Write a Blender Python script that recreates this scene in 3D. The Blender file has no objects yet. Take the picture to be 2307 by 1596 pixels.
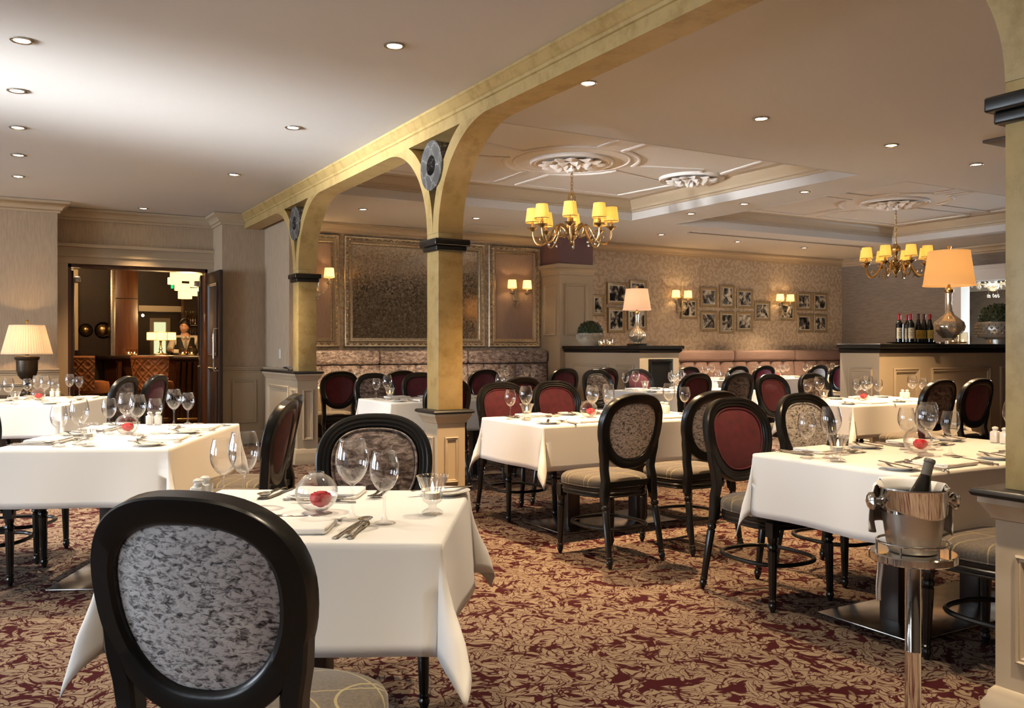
import bpy, bmesh, math, random
from mathutils import Vector, Matrix
random.seed(7)
PI = math.pi
C = bpy.context.scene.collection
SC = bpy.context.scene
# ------------------------------------------------------------------ camera frame (authoring help: pixel of the photo -> point of the room)
F, CX, HY, EYE = 2000.0, 1153.5, 785.0, 1.25
CO, SI = math.cos(math.radians(30)), 0.5
def at(px, py, h):
    Z = F*(EYE-h)/(py-HY); xc = (px-CX)/F*Z
    return (xc*CO+Z*SI, -xc*SI+Z*CO)
def atZ(px, Z):
    xc = (px-CX)/F*Z
    return (xc*CO+Z*SI, -xc*SI+Z*CO)
def atY(px, py, Y):
    k = (px-CX)/F; Z = Y/(CO-k*SI)
    return (Z*(k*CO+SI), EYE-(py-HY)*Z/F)
def atX(px, py, X):
    k = (px-CX)/F; Z = X/(k*CO+SI)
    return (Z*(CO-k*SI), EYE-(py-HY)*Z/F)
def rad(a): return math.radians(a)

# ------------------------------------------------------------------ mesh helpers
class MB:
    def __init__(s): s.v = []; s.f = []; s.M = None
    def add(s, vs, fs):
        o = len(s.v)
        if s.M is not None: vs = [tuple(s.M @ Vector(v)) for v in vs]
        s.v += [tuple(v) for v in vs]; s.f += [tuple(i+o for i in f) for f in fs]
        return s
    def box(s, x0, x1, y0, y1, z0, z1):
        v = [(x0,y0,z0),(x1,y0,z0),(x1,y1,z0),(x0,y1,z0),(x0,y0,z1),(x1,y0,z1),(x1,y1,z1),(x0,y1,z1)]
        return s.add(v, [(3,2,1,0),(4,5,6,7),(0,1,5,4),(1,2,6,5),(2,3,7,6),(3,0,4,7)])
    def lathe(s, prof, n=24, c=(0,0,0), rot=None, flute=0, fl=0.0, caps=True):
        vs = []; fs = []
        for r, z in prof:
            for i in range(n):
                a = 2*PI*i/n
                rr = r*(1+(fl*math.cos(flute*a) if flute else 0))
                p = Vector((rr*math.cos(a), rr*math.sin(a), z))
                if rot is not None: p = rot @ p
                vs.append((p.x+c[0], p.y+c[1], p.z+c[2]))
        m = len(prof)
        for j in range(m-1):
            for i in range(n):
                k = (i+1) % n
                fs.append((j*n+i, j*n+k, (j+1)*n+k, (j+1)*n+i))
        if caps:
            if prof[0][0] > 1e-4: fs.append(tuple(range(n-1, -1, -1)))
            if prof[-1][0] > 1e-4: fs.append(tuple((m-1)*n+i for i in range(n)))
        return s.add(vs, fs)
    def tube(s, pts, r, n=8, closed=False, flat=1.0):
        pts = [Vector(p) for p in pts]; m = len(pts)
        rs = r if isinstance(r, (list, tuple)) else [r]*m
        vs = []; fs = []; up = None
        for i, p in enumerate(pts):
            a = pts[(i-1) % m] if (closed or i > 0) else p
            b = pts[(i+1) % m] if (closed or i < m-1) else p
            t = (b-a)
            if t.length < 1e-9: t = Vector((0,0,1))
            t.normalize()
            if up is None:
                up = Vector((0,0,1)) if abs(t.z) < 0.9 else Vector((1,0,0))
            x = t.cross(up)
            if x.length < 1e-6: x = t.cross(Vector((0,1,0)))
            x.normalize(); u = x.cross(t).normalized(); up = u
            for k in range(n):
                an = 2*PI*k/n
                vs.append(p + x*(rs[i]*math.cos(an)) + u*(rs[i]*flat*math.sin(an)))
        for i in range(m if closed else m-1):
            j = (i+1) % m
            for k in range(n):
                l = (k+1) % n
                fs.append((i*n+k, i*n+l, j*n+l, j*n+k))
        if not closed:
            fs.append(tuple(range(n-1, -1, -1))); fs.append(tuple((m-1)*n+k for k in range(n)))
        return s.add([tuple(v) for v in vs], fs)
    def prism(s, poly, z0, z1, fn=None):
        # poly of (a,b); fn maps (a,b,z)->xyz
        fn = fn or (lambda a, b, z: (a, b, z)); n = len(poly)
        vs = [fn(a, b, z0) for a, b in poly] + [fn(a, b, z1) for a, b in poly]
        fs = [tuple(range(n-1, -1, -1)), tuple(range(n, 2*n))]
        for i in range(n):
            j = (i+1) % n; fs.append((i, j, n+j, n+i))
        return s.add(vs, fs)
    def rings(s, rings, closed=True, cap0=True, cap1=True):
        n = len(rings[0]); vs = [p for r in rings for p in r]; fs = []
        for j in range(len(rings)-1):
            for i in range(n if closed else n-1):
                k = (i+1) % n
                fs.append((j*n+i, j*n+k, (j+1)*n+k, (j+1)*n+i))
        if cap0: fs.append(tuple(range(n-1, -1, -1)))
        if cap1: fs.append(tuple((len(rings)-1)*n+i for i in range(n)))
        return s.add(vs, fs)
    def grid(s, fn, us, vs_):
        vs = [fn(u, v) for v in vs_ for u in us]; n = len(us); fs = []
        for j in range(len(vs_)-1):
            for i in range(n-1):
                fs.append((j*n+i, j*n+i+1, (j+1)*n+i+1, (j+1)*n+i))
        return s.add(vs, fs)
    def sphere(s, c, r, n=12, m=8, sc=(1,1,1)):
        vs = []; fs = []
        for j in range(m+1):
            t = PI*j/m
            for i in range(n):
                a = 2*PI*i/n
                vs.append((c[0]+r*sc[0]*math.sin(t)*math.cos(a), c[1]+r*sc[1]*math.sin(t)*math.sin(a), c[2]+r*sc[2]*math.cos(t)))
        for j in range(m):
            for i in range(n):
                k = (i+1) % n
                fs.append((j*n+i, (j+1)*n+i, (j+1)*n+k, j*n+k))
        return s.add(vs, fs)
    def mesh(s, name, bevel=0, seg=2, sharp=38, fix=True, smooth=True):
        me = bpy.data.meshes.new(name)
        me.from_pydata(s.v, [], s.f); me.update()
        bm = bmesh.new(); bm.from_mesh(me)
        bmesh.ops.remove_doubles(bm, verts=bm.verts, dist=1e-6)
        if fix: bmesh.ops.recalc_face_normals(bm, faces=bm.faces)
        if bevel:
            ed = [e for e in bm.edges if len(e.link_faces) == 2 and e.calc_face_angle(0) > rad(30)]
            bmesh.ops.bevel(bm, geom=ed, offset=bevel, segments=seg, profile=0.5, affect='EDGES', clamp_overlap=True)
        bm.to_mesh(me); bm.free()
        if smooth:
            me.polygons.foreach_set('use_smooth', [True]*len(me.polygons))
            me.set_sharp_from_angle(angle=rad(sharp))
        me.update()
        return me
    def build(s, name, mat, parent=None, loc=None, **kw):
        me = s.mesh(name, **kw)
        if mat is not None: me.materials.append(mat)
        o = bpy.data.objects.new(name, me); C.objects.link(o)
        if parent is not None: o.parent = parent
        if loc is not None: o.location = loc
        return o
def tag(o, label=None, cat=None, group=None, kind=None):
    if label: o['label'] = label
    if cat: o['category'] = cat
    if group: o['group'] = group
    if kind: o['kind'] = kind
    return o
def thing(name, label, cat, loc=(0,0,0), rz=0, group=None, kind=None):
    o = bpy.data.objects.new(name, None); C.objects.link(o)
    o.empty_display_size = 0.1
    o.location = loc; o.rotation_euler = (0,0,rz)
    return tag(o, label, cat, group, kind)
KIDS = {}
def kids(o): return list(o.children)
def copy_tree(o, parent=None):
    c = o.copy(); C.objects.link(c)
    if parent is not None: c.parent = parent; c.matrix_parent_inverse = o.matrix_parent_inverse
    for ch in o.children: copy_tree(ch, c)
    return c
USED = set()
def place(proto, loc, rz, label, group=None):
    if proto.name not in USED:
        USED.add(proto.name); o = proto
    else:
        o = copy_tree(proto)
    o.location = loc; o.rotation_euler = (0,0,rz)
    if 'group' in o: del o['group']
    return tag(o, label, None, group)
def struct(o, label=None):
    o['kind'] = 'structure'
    if label: o['label'] = label
    return o

# ------------------------------------------------------------------ materials
def newmat(name):
    m = bpy.data.materials.new(name); m.use_nodes = True
    nt = m.node_tree; nt.nodes.clear()
    out = nt.nodes.new('ShaderNodeOutputMaterial'); b = nt.nodes.new('ShaderNodeBsdfPrincipled')
    nt.links.new(b.outputs[0], out.inputs[0])
    return m, nt, b, out
def N(nt, t, **kw):
    n = nt.nodes.new(t)
    for k, v in kw.items(): setattr(n, k, v)
    return n
def setb(b, col=None, rough=None, metal=None, spec=None, coat=None, sheen=None, trans=None, ior=None):
    if col is not None: b.inputs['Base Color'].default_value = (*col, 1)
    if rough is not None: b.inputs['Roughness'].default_value = rough
    if metal is not None: b.inputs['Metallic'].default_value = metal
    if spec is not None: b.inputs['Specular IOR Level'].default_value = spec
    if coat is not None: b.inputs['Coat Weight'].default_value = coat
    if sheen is not None: b.inputs['Sheen Weight'].default_value = sheen
    if trans is not None: b.inputs['Transmission Weight'].default_value = trans
    if ior is not None: b.inputs['IOR'].default_value = ior
def ramp(nt, stops, interp='LINEAR'):
    r = N(nt, 'ShaderNodeValToRGB'); r.color_ramp.interpolation = interp
    e = r.color_ramp.elements
    while len(e) > 1: e.remove(e[-1])
    e[0].position = stops[0][0]; e[0].color = (*stops[0][1], 1)
    for p, c in stops[1:]:
        x = e.new(p); x.color = (*c, 1)
    return r
def math_(nt, op, a, b=None, c=None):
    n = N(nt, 'ShaderNodeMath', operation=op)
    for i, x in enumerate((a, b, c)):
        if x is None: continue
        if isinstance(x, (int, float)): n.inputs[i].default_value = x
        else: nt.links.new(x, n.inputs[i])
    return n.outputs[0]
def coords(nt, scale=(1,1,1), loc=(0,0,0), rot=(0,0,0)):
    tc = N(nt, 'ShaderNodeTexCoord'); mp = N(nt, 'ShaderNodeMapping')
    mp.inputs['Scale'].default_value = scale; mp.inputs['Location'].default_value = loc; mp.inputs['Rotation'].default_value = rot
    nt.links.new(tc.outputs['Object'], mp.inputs[0]); return mp.outputs[0]
def bump(nt, b, h, strength=0.2, dist=0.01):
    n = N(nt, 'ShaderNodeBump'); n.inputs['Strength'].default_value = strength; n.inputs['Distance'].default_value = dist
    nt.links.new(h, n.inputs['Height']); nt.links.new(n.outputs[0], b.inputs['Normal'])
def plain(name, col, rough=0.5, metal=0, spec=None, coat=None, var=0.0, vs=8, sheen=None, bstr=0.0, bscale=60):
    m, nt, b, out = newmat(name); setb(b, col, rough, metal, spec, coat, sheen)
    if var or bstr:
        v = coords(nt)
        if var:
            n = N(nt, 'ShaderNodeTexNoise'); n.inputs['Scale'].default_value = vs; n.inputs['Detail'].default_value = 4
            nt.links.new(v, n.inputs['Vector'])
            r = ramp(nt, [(0.3, tuple(c*(1-var) for c in col)), (0.7, tuple(min(1, c*(1+var)) for c in col))])
            nt.links.new(n.outputs[0], r.inputs[0]); nt.links.new(r.outputs[0], b.inputs['Base Color'])
        if bstr:
            n2 = N(nt, 'ShaderNodeTexNoise'); n2.inputs['Scale'].default_value = bscale; n2.inputs['Detail'].default_value = 3
            nt.links.new(v, n2.inputs['Vector']); bump(nt, b, n2.outputs[0], bstr, 0.005)
    return m
def scroll(nt, vec, scale, lobes, swirl, dist=0.25, seed=0.0, axes='XY'):
    """leafy scroll figure: 0..1 mask; vec is an object vector"""
    sx = N(nt, 'ShaderNodeSeparateXYZ'); nt.links.new(vec, sx.inputs[0])
    cb = N(nt, 'ShaderNodeCombineXYZ')
    nt.links.new(sx.outputs[axes[0]], cb.inputs[0]); nt.links.new(sx.outputs[axes[1]], cb.inputs[1])
    mp = N(nt, 'ShaderNodeMapping'); mp.inputs['Scale'].default_value = (scale, scale, 1); mp.inputs['Location'].default_value = (seed, seed*1.7, 0)
    nt.links.new(cb.outputs[0], mp.inputs[0])
    no = N(nt, 'ShaderNodeTexNoise', noise_dimensions='2D'); no.inputs['Scale'].default_value = 1.6; no.inputs['Detail'].default_value = 3
    nt.links.new(mp.outputs[0], no.inputs['Vector'])
    sub = N(nt, 'ShaderNodeVectorMath', operation='SUBTRACT'); nt.links.new(no.outputs['Color'], sub.inputs[0]); sub.inputs[1].default_value = (0.5,0.5,0.5)
    scl = N(nt, 'ShaderNodeVectorMath', operation='SCALE'); nt.links.new(sub.outputs[0], scl.inputs[0]); scl.inputs['Scale'].default_value = dist
    ad = N(nt, 'ShaderNodeVectorMath', operation='ADD'); nt.links.new(mp.outputs[0], ad.inputs[0]); nt.links.new(scl.outputs[0], ad.inputs[1])
    vo = N(nt, 'ShaderNodeTexVoronoi', voronoi_dimensions='2D', feature='F1'); vo.inputs['Scale'].default_value = 1; vo.inputs['Randomness'].default_value = 0.75
    nt.links.new(ad.outputs[0], vo.inputs['Vector'])
    rel = N(nt, 'ShaderNodeVectorMath', operation='SUBTRACT'); nt.links.new(ad.outputs[0], rel.inputs[0]); nt.links.new(vo.outputs['Position'], rel.inputs[1])
    s2 = N(nt, 'ShaderNodeSeparateXYZ'); nt.links.new(rel.outputs[0], s2.inputs[0])
    ang = math_(nt, 'ARCTAN2', s2.outputs[1], s2.outputs[0]); r = vo.outputs['Distance']
    sc = N(nt, 'ShaderNodeSeparateColor'); nt.links.new(vo.outputs['Color'], sc.inputs[0])
    sgn = math_(nt, 'SIGN', math_(nt, 'SUBTRACT', sc.outputs[0], 0.5))
    ph = math_(nt, 'ADD', math_(nt, 'MULTIPLY', ang, float(lobes)), math_(nt, 'MULTIPLY', math_(nt, 'MULTIPLY', r, swirl), sgn))
    ph = math_(nt, 'ADD', ph, math_(nt, 'MULTIPLY', sc.outputs[1], 6.28))
    w = math_(nt, 'SINE', ph)
    # leaf teeth running off the arms
    ph2 = math_(nt, 'ADD', math_(nt, 'MULTIPLY', ang, float(lobes)*2), math_(nt, 'MULTIPLY', r, -swirl*1.9))
    w2 = math_(nt, 'SINE', math_(nt, 'ADD', ph2, math_(nt, 'MULTIPLY', sc.outputs[2], 6.28)))
    tot = math_(nt, 'ADD', w, math_(nt, 'MULTIPLY', w2, 0.75))
    no2 = N(nt, 'ShaderNodeTexNoise', noise_dimensions='2D'); no2.inputs['Scale'].default_value = 5; no2.inputs['Detail'].default_value = 2
    nt.links.new(mp.outputs[0], no2.inputs['Vector'])
    tot = math_(nt, 'ADD', tot, math_(nt, 'MULTIPLY', math_(nt, 'SUBTRACT', no2.outputs[0], 0.5), 1.4))
    return tot, ph, r, vec

def carpet():
    m, nt, b, out = newmat('patterned_carpet'); setb(b, rough=0.95, spec=0.1)
    tc = N(nt, 'ShaderNodeTexCoord')
    def mr(x, a, b_, c=0.0, d=1.0):
        n = N(nt, 'ShaderNodeMapRange'); n.inputs[1].default_value = a; n.inputs[2].default_value = b_; n.inputs[3].default_value = c; n.inputs[4].default_value = d
        nt.links.new(x, n.inputs[0]); return n.outputs[0]
    def layer(scale, lobes, swirl, dist, seed, r0, r1, t0, t1):
        a, ph, r, v = scroll(nt, tc.outputs['Object'], scale, lobes, swirl, dist, seed)
        s1 = math_(nt, 'SINE', ph); s2 = math_(nt, 'SINE', math_(nt, 'ADD', math_(nt, 'MULTIPLY', ph, 3.0), math_(nt, 'MULTIPLY', r, 24.0)))
        e = math_(nt, 'SUBTRACT', math_(nt, 'ADD', s1, math_(nt, 'MULTIPLY', s2, 0.34)), mr(r, r0, r1, t0, t1))
        vein = mr(math_(nt, 'ABSOLUTE', math_(nt, 'SINE', math_(nt, 'ADD', math_(nt, 'MULTIPLY', ph, 1.5), math_(nt, 'MULTIPLY', r, -16.0)))), 0.12, 0.36)
        return e, vein
    e1, v1 = layer(2.4, 5, 11, 0.45, 0.0, 0.05, 0.75, -1.0, 0.05)
    e2, v2 = layer(2.9, 6, -9, 0.40, 5.3, 0.05, 0.55, -0.9, 0.95)
    e3, v3 = layer(5.2, 4, 8, 0.35, 9.1, 0.04, 0.5, -0.6, 1.15)
    def over(top, tv, under):
        m_ = math_(nt, 'MULTIPLY', mr(top, 0.0, 0.18), tv); o_ = mr(top, -0.42, -0.24)
        return math_(nt, 'MAXIMUM', m_, math_(nt, 'MULTIPLY', under, math_(nt, 'SUBTRACT', 1.0, o_)))
    mask = math_(nt, 'MULTIPLY', mr(e1, 0.0, 0.18), v1)
    mask = over(e2, v2, mask); mask = over(e3, 1.0 if False else v3, mask)
    r = ramp(nt, [(0.0, (0.036,0.005,0.007)), (1.0, (0.195,0.150,0.110))]); nt.links.new(mask, r.inputs[0])
    n = N(nt, 'ShaderNodeTexNoise'); n.inputs['Scale'].default_value = 350; n.inputs['Detail'].default_value = 1
    nt.links.new(tc.outputs['Object'], n.inputs['Vector'])
    mx = N(nt, 'ShaderNodeMix', data_type='RGBA', blend_type='MULTIPLY'); mx.inputs[0].default_value = 0.35
    nt.links.new(r.outputs[0], mx.inputs[6])
    r2 = ramp(nt, [(0.3,(0.45,0.45,0.45)),(0.7,(1.3,1.3,1.3))]); nt.links.new(n.outputs[0], r2.inputs[0]); nt.links.new(r2.outputs[0], mx.inputs[7])
    nt.links.new(mx.outputs[2], b.inputs['Base Color'])
    bump(nt, b, n.outputs[0], 0.4, 0.004)
    return m
def damask():
    m, nt, b, out = newmat('scroll_wallpaper'); setb(b, rough=0.5)
    tc = N(nt, 'ShaderNodeTexCoord')
    a = scroll(nt, tc.outputs['Object'], 4.3, 3, 11, 0.2, 1.3, 'XZ')[0]
    mr = N(nt, 'ShaderNodeMapRange'); mr.inputs[1].default_value = -2; mr.inputs[2].default_value = 2
    nt.links.new(a, mr.inputs[0])
    r = ramp(nt, [(0.44, (0.60,0.535,0.455)), (0.54, (0.45,0.375,0.295))]); nt.links.new(mr.outputs[0], r.inputs[0])
    nt.links.new(r.outputs[0], b.inputs['Base Color'])
    r2 = ramp(nt, [(0.45, (0.3,0.3,0.3)), (0.52, (0.7,0.7,0.7))]); nt.links.new(mr.outputs[0], r2.inputs[0]); nt.links.new(r2.outputs[0], b.inputs['Roughness'])
    return m
def weave(name, col, axis=0, amount=0.22, rough=0.8, sx=180, sy=12):
    m, nt, b, out = newmat(name); setb(b, col, rough)
    v = coords(nt, (sx, sx, sy) if axis == 0 else (sy, sy, sx))
    n = N(nt, 'ShaderNodeTexNoise'); n.inputs['Scale'].default_value = 0.6; n.inputs['Detail'].default_value = 3
    nt.links.new(v, n.inputs['Vector'])
    r = ramp(nt, [(0.3, tuple(c*(1-amount) for c in col)), (0.7, tuple(c*(1+amount) for c in col))])
    nt.links.new(n.outputs[0], r.inputs[0]); nt.links.new(r.outputs[0], b.inputs['Base Color'])
    return m
def crushed(name, dark, mid, light, scale=26, rough=0.38, lo=0.40, hi=0.62):
    m, nt, b, out = newmat(name); setb(b, rough=rough, sheen=0.1)
    v = coords(nt, (0.7, 0.7, 1.4))
    n = N(nt, 'ShaderNodeTexNoise'); n.inputs['Scale'].default_value = scale; n.inputs['Detail'].default_value = 6; n.inputs['Roughness'].default_value = 0.7
    n.inputs['Distortion'].default_value = 0.7
    nt.links.new(v, n.inputs['Vector'])
    r = ramp(nt, [(lo-0.06, dark), (lo+0.03, mid), (hi, light)]); nt.links.new(n.outputs[0], r.inputs[0])
    nt.links.new(r.outputs[0], b.inputs['Base Color'])
    bump(nt, b, n.outputs[0], 0.5, 0.006)
    return m
def sponge(name, col, dark, scale=7):
    m, nt, b, out = newmat(name); setb(b, rough=0.42)
    v = coords(nt)
    n = N(nt, 'ShaderNodeTexNoise'); n.inputs['Scale'].default_value = scale; n.inputs['Detail'].default_value = 8; n.inputs['Roughness'].default_value = 0.65
    nt.links.new(v, n.inputs['Vector'])
    r = ramp(nt, [(0.28, dark), (0.5, col), (0.75, tuple(min(1, c*1.12) for c in col))]); nt.links.new(n.outputs[0], r.inputs[0])
    nt.links.new(r.outputs[0], b.inputs['Base Color'])
    return m
def glass(name, tint=(0.985,0.985,0.985), rough=0.0, power=2.4, base=0.05, edge=1.0, dark=0.0):
    m, nt, b, out = newmat(name); nt.nodes.remove(b)
    t = N(nt, 'ShaderNodeBsdfTransparent'); t.inputs[0].default_value = (*tint, 1)
    g = N(nt, 'ShaderNodeBsdfGlossy'); g.inputs['Roughness'].default_value = rough; g.inputs[0].default_value = (0.95,0.95,0.95,1)
    lw = N(nt, 'ShaderNodeLayerWeight'); lw.inputs[0].default_value = 0.5
    p = math_(nt, 'POWER', lw.outputs['Facing'], power)
    fac = math_(nt, 'ADD', math_(nt, 'MULTIPLY', p, edge-base), base)
    mx = N(nt, 'ShaderNodeMixShader'); nt.links.new(fac, mx.inputs[0]); nt.links.new(t.outputs[0], mx.inputs[1]); nt.links.new(g.outputs[0], mx.inputs[2])
    nt.links.new(mx.outputs[0], out.inputs[0])
    return m
def shade_mat(name, col, emit, strength, thru=0.5):
    m, nt, b, out = newmat(name); nt.nodes.remove(b)
    d = N(nt, 'ShaderNodeBsdfDiffuse'); d.inputs[0].default_value = (*col, 1)
    t = N(nt, 'ShaderNodeBsdfTranslucent'); t.inputs[0].default_value = (*col, 1)
    mx = N(nt, 'ShaderNodeMixShader'); mx.inputs[0].default_value = thru
    nt.links.new(d.outputs[0], mx.inputs[1]); nt.links.new(t.outputs[0], mx.inputs[2])
    e = N(nt, 'ShaderNodeEmission'); e.inputs[0].default_value = (*emit, 1); e.inputs[1].default_value = strength
    a = N(nt, 'ShaderNodeAddShader'); nt.links.new(mx.outputs[0], a.inputs[0]); nt.links.new(e.outputs[0], a.inputs[1])
    nt.links.new(a.outputs[0], out.inputs[0]); return m
def emis(name, col, s):
    m, nt, b, out = newmat(name); nt.nodes.remove(b)
    e = N(nt, 'ShaderNodeEmission'); e.inputs[0].default_value = (*col, 1); e.inputs[1].default_value = s
    nt.links.new(e.outputs[0], out.inputs[0]); return m
def seat_fabric():
    m, nt, b, out = newmat('seat_fabric'); setb(b, rough=0.75, sheen=0.2)
    v = coords(nt)
    base = N(nt, 'ShaderNodeTexNoise'); base.inputs['Scale'].default_value = 120; nt.links.new(v, base.inputs['Vector'])
    vals = []
    for k, (cx, cy, sc) in enumerate(((0.15,0.3,22.0),(-0.25,-0.05,17.0),(0.05,-0.35,25.0))):
        mp = N(nt, 'ShaderNodeMapping'); mp.inputs['Location'].default_value = (cx, cy, 0); nt.links.new(v, mp.inputs[0])
        w = N(nt, 'ShaderNodeTexWave', wave_type='RINGS', rings_direction='Z'); w.inputs['Scale'].default_value = sc/11; w.inputs['Distortion'].default_value = 0.35
        w.inputs['Detail Scale'].default_value = 0.6
        nt.links.new(mp.outputs[0], w.inputs['Vector'])
        vals.append(math_(nt, 'GREATER_THAN', w.outputs['Fac'], 0.9975))
    mk = math_(nt, 'MAXIMUM', vals[0], math_(nt, 'MAXIMUM', vals[1], vals[2]))
    r = ramp(nt, [(0.3, (0.060,0.047,0.035)), (0.7, (0.105,0.083,0.060))]); nt.links.new(base.outputs[0], r.inputs[0])
    mx = N(nt, 'ShaderNodeMix', data_type='RGBA'); nt.links.new(math_(nt, 'MULTIPLY', mk, 0.75), mx.inputs[0]); nt.links.new(r.outputs[0], mx.inputs[6]); mx.inputs[7].default_value = (0.30,0.25,0.11,1)
    nt.links.new(mx.outputs[2], b.inputs['Base Color']); return m
def antique_mirror():
    m, nt, b, out = newmat('antique_mirror'); setb(b, metal=0.86)
    v = coords(nt)
    n = N(nt, 'ShaderNodeTexNoise'); n.inputs['Scale'].default_value = 38; n.inputs['Detail'].default_value = 8; n.inputs['Roughness'].default_value = 0.72; n.inputs['Distortion'].default_value = 0.7
    nt.links.new(v, n.inputs['Vector'])
    r = ramp(nt, [(0.34, (0.22,0.165,0.11)), (0.50, (0.44,0.37,0.28)), (0.68, (0.80,0.74,0.64))]); nt.links.new(n.outputs[0], r.inputs[0]); nt.links.new(r.outputs[0], b.inputs['Base Color'])
    r2 = ramp(nt, [(0.42, (0.05,0.05,0.05)), (0.64, (0.26,0.26,0.26))]); nt.links.new(n.outputs[0], r2.inputs[0]); nt.links.new(r2.outputs[0], b.inputs['Roughness'])
    return m
def photo_mat(name, seed):
    m, nt, b, out = newmat(name); setb(b, rough=0.08, spec=0.5)
    v = coords(nt, (1,1,0.8), (seed*3.1, seed*1.7, seed*2.3))
    n = N(nt, 'ShaderNodeTexNoise'); n.inputs['Scale'].default_value = 10; n.inputs['Detail'].default_value = 5; n.inputs['Distortion'].default_value = 0.8
    nt.links.new(v, n.inputs['Vector'])
    r = ramp(nt, [(0.40, (0.012,0.012,0.012)), (0.50, (0.10,0.10,0.10)), (0.58, (0.5,0.5,0.48)), (0.7, (0.75,0.75,0.72))]); nt.links.new(n.outputs[0], r.inputs[0])
    nt.links.new(r.outputs[0], b.inputs['Base Color']); return m
def marble():
    m, nt, b, out = newmat('black_marble'); setb(b, rough=0.25)
    v = coords(nt, (1,1,1))
    vo = N(nt, 'ShaderNodeTexVoronoi', feature='DISTANCE_TO_EDGE'); vo.inputs['Scale'].default_value = 9
    n = N(nt, 'ShaderNodeTexNoise'); n.inputs['Scale'].default_value = 12; nt.links.new(v, n.inputs['Vector'])
    mx = N(nt, 'ShaderNodeVectorMath', operation='MULTIPLY_ADD'); nt.links.new(n.outputs['Color'], mx.inputs[0]); mx.inputs[1].default_value = (0.1,0.1,0.1); nt.links.new(v, mx.inputs[2])
    nt.links.new(mx.outputs[0], vo.inputs['Vector'])
    r = ramp(nt, [(0.0,(0.55,0.55,0.52)),(0.012,(0.10,0.10,0.095)),(0.3,(0.07,0.07,0.07))]); nt.links.new(vo.outputs['Distance'], r.inputs[0]); nt.links.new(r.outputs[0], b.inputs['Base Color'])
    return m
def wood(name, c1, c2, rough=0.35, sc=(30,30,2)):
    m, nt, b, out = newmat(name); setb(b, rough=rough)
    v = coords(nt, sc)
    n = N(nt, 'ShaderNodeTexNoise'); n.inputs['Scale'].default_value = 1; n.inputs['Detail'].default_value = 5
    nt.links.new(v, n.inputs['Vector']); r = ramp(nt, [(0.3,c1),(0.7,c2)]); nt.links.new(n.outputs[0], r.inputs[0]); nt.links.new(r.outputs[0], b.inputs['Base Color'])
    return m

M = {}
M['carpet'] = carpet()
M['ceiling'] = plain('ceiling_paint', (0.60,0.575,0.54), 0.8)
M['plaster'] = plain('plaster_white', (0.76,0.73,0.68), 0.7)
M['trim'] = plain('putty_trim', (0.44,0.355,0.245), 0.45)
M['wallpaper'] = weave('taupe_wallpaper', (0.42,0.325,0.225), 0, 0.12)
M['damask'] = damask()
M['grey_weave'] = weave('grey_grasscloth', (0.215,0.182,0.152), 1, 0.22)
M['purple'] = plain('plum_paint', (0.16,0.085,0.09), 0.6)
M['gold_stone'] = sponge('gold_stone', (0.43,0.305,0.120), (0.29,0.185,0.053))
M['black'] = plain('black_lacquer', (0.008,0.0075,0.007), 0.28, spec=0.5)
M['black_cap'] = plain('black_stone', (0.012,0.012,0.013), 0.3)
M['marble'] = marble()
M['silver_velvet'] = crushed('silver_crushed_velvet', (0.022,0.014,0.013), (0.34,0.315,0.31), (0.74,0.705,0.68), 80, 0.42, 0.425, 0.53)
M['velvet_warm_lit'] = crushed('crushed_velvet_warm_lit', (0.025,0.013,0.010), (0.12,0.08,0.062), (0.40,0.32,0.285), 30, 0.38, 0.46, 0.70)  # same fabric as the silver one, with warm light put into the colour
M['bench_velvet'] = crushed('mauve_crushed_velvet', (0.06,0.045,0.045), (0.20,0.16,0.16), (0.62,0.58,0.60), 22, 0.33, 0.42, 0.68)
M['red_velvet'] = plain('claret_velvet', (0.085,0.005,0.014), 0.8, sheen=0.12, var=0.25, vs=25)
M['pink_velvet'] = plain('raspberry_velvet', (0.30,0.03,0.085), 0.75, sheen=0.2, var=0.2, vs=25)
M['seat'] = seat_fabric()
M['cloth'] = plain('white_linen', (0.80,0.785,0.75), 0.75, sheen=0.15, bstr=0.10, bscale=14)
M['napkin'] = plain('napkin_linen', (0.82,0.80,0.77), 0.8)
M['china'] = plain('white_china', (0.80,0.78,0.73), 0.15, coat=0.4)
M['steel'] = plain('cutlery_steel', (0.62,0.58,0.52), 0.16, 1.0)
M['chrome'] = plain('polished_chrome', (0.72,0.70,0.67), 0.07, 1.0)
M['brushed'] = plain('brushed_bucket_steel', (0.50,0.47,0.42), 0.33, 1.0)
M['plate_steel'] = plain('base_plate_steel', (0.45,0.43,0.40), 0.22, 1.0, var=0.25, vs=12)
M['glass'] = glass('clear_glass')
M['cutglass'] = glass('cut_glass', (0.97,0.97,0.97), 0.03, 2.0, 0.08, 0.85)
M['amber'] = glass('ribbed_tumbler_glass', (0.92,0.82,0.66), 0.03, 2.0, 0.10, 0.8)
M['rose'] = plain('red_petals', (0.55,0.006,0.018), 0.5, var=0.3, vs=60)
M['wax'] = plain('candle_wax', (0.80,0.74,0.62), 0.5)
M['flame'] = emis('candle_flame', (1.0,0.50,0.14), 30)
M['dkwood'] = wood('dark_wood', (0.018,0.010,0.007), (0.04,0.022,0.014), 0.4)
M['redwood'] = wood('mahogany', (0.05,0.018,0.008), (0.11,0.04,0.016), 0.3)
M['silver_frame'] = plain('silver_leaf', (0.66,0.59,0.47), 0.26, 1.0, var=0.3, vs=70)
M['panel_fabric'] = weave('rose_taupe_silk', (0.30,0.215,0.18), 0, 0.12, 0.5)
M['mirror'] = antique_mirror()
M['seam'] = plain('mirror_seam', (0.5,0.46,0.4), 0.2, 1.0)
M['brass'] = plain('aged_brass', (0.50,0.34,0.14), 0.3, 1.0, var=0.3, vs=50)
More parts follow.
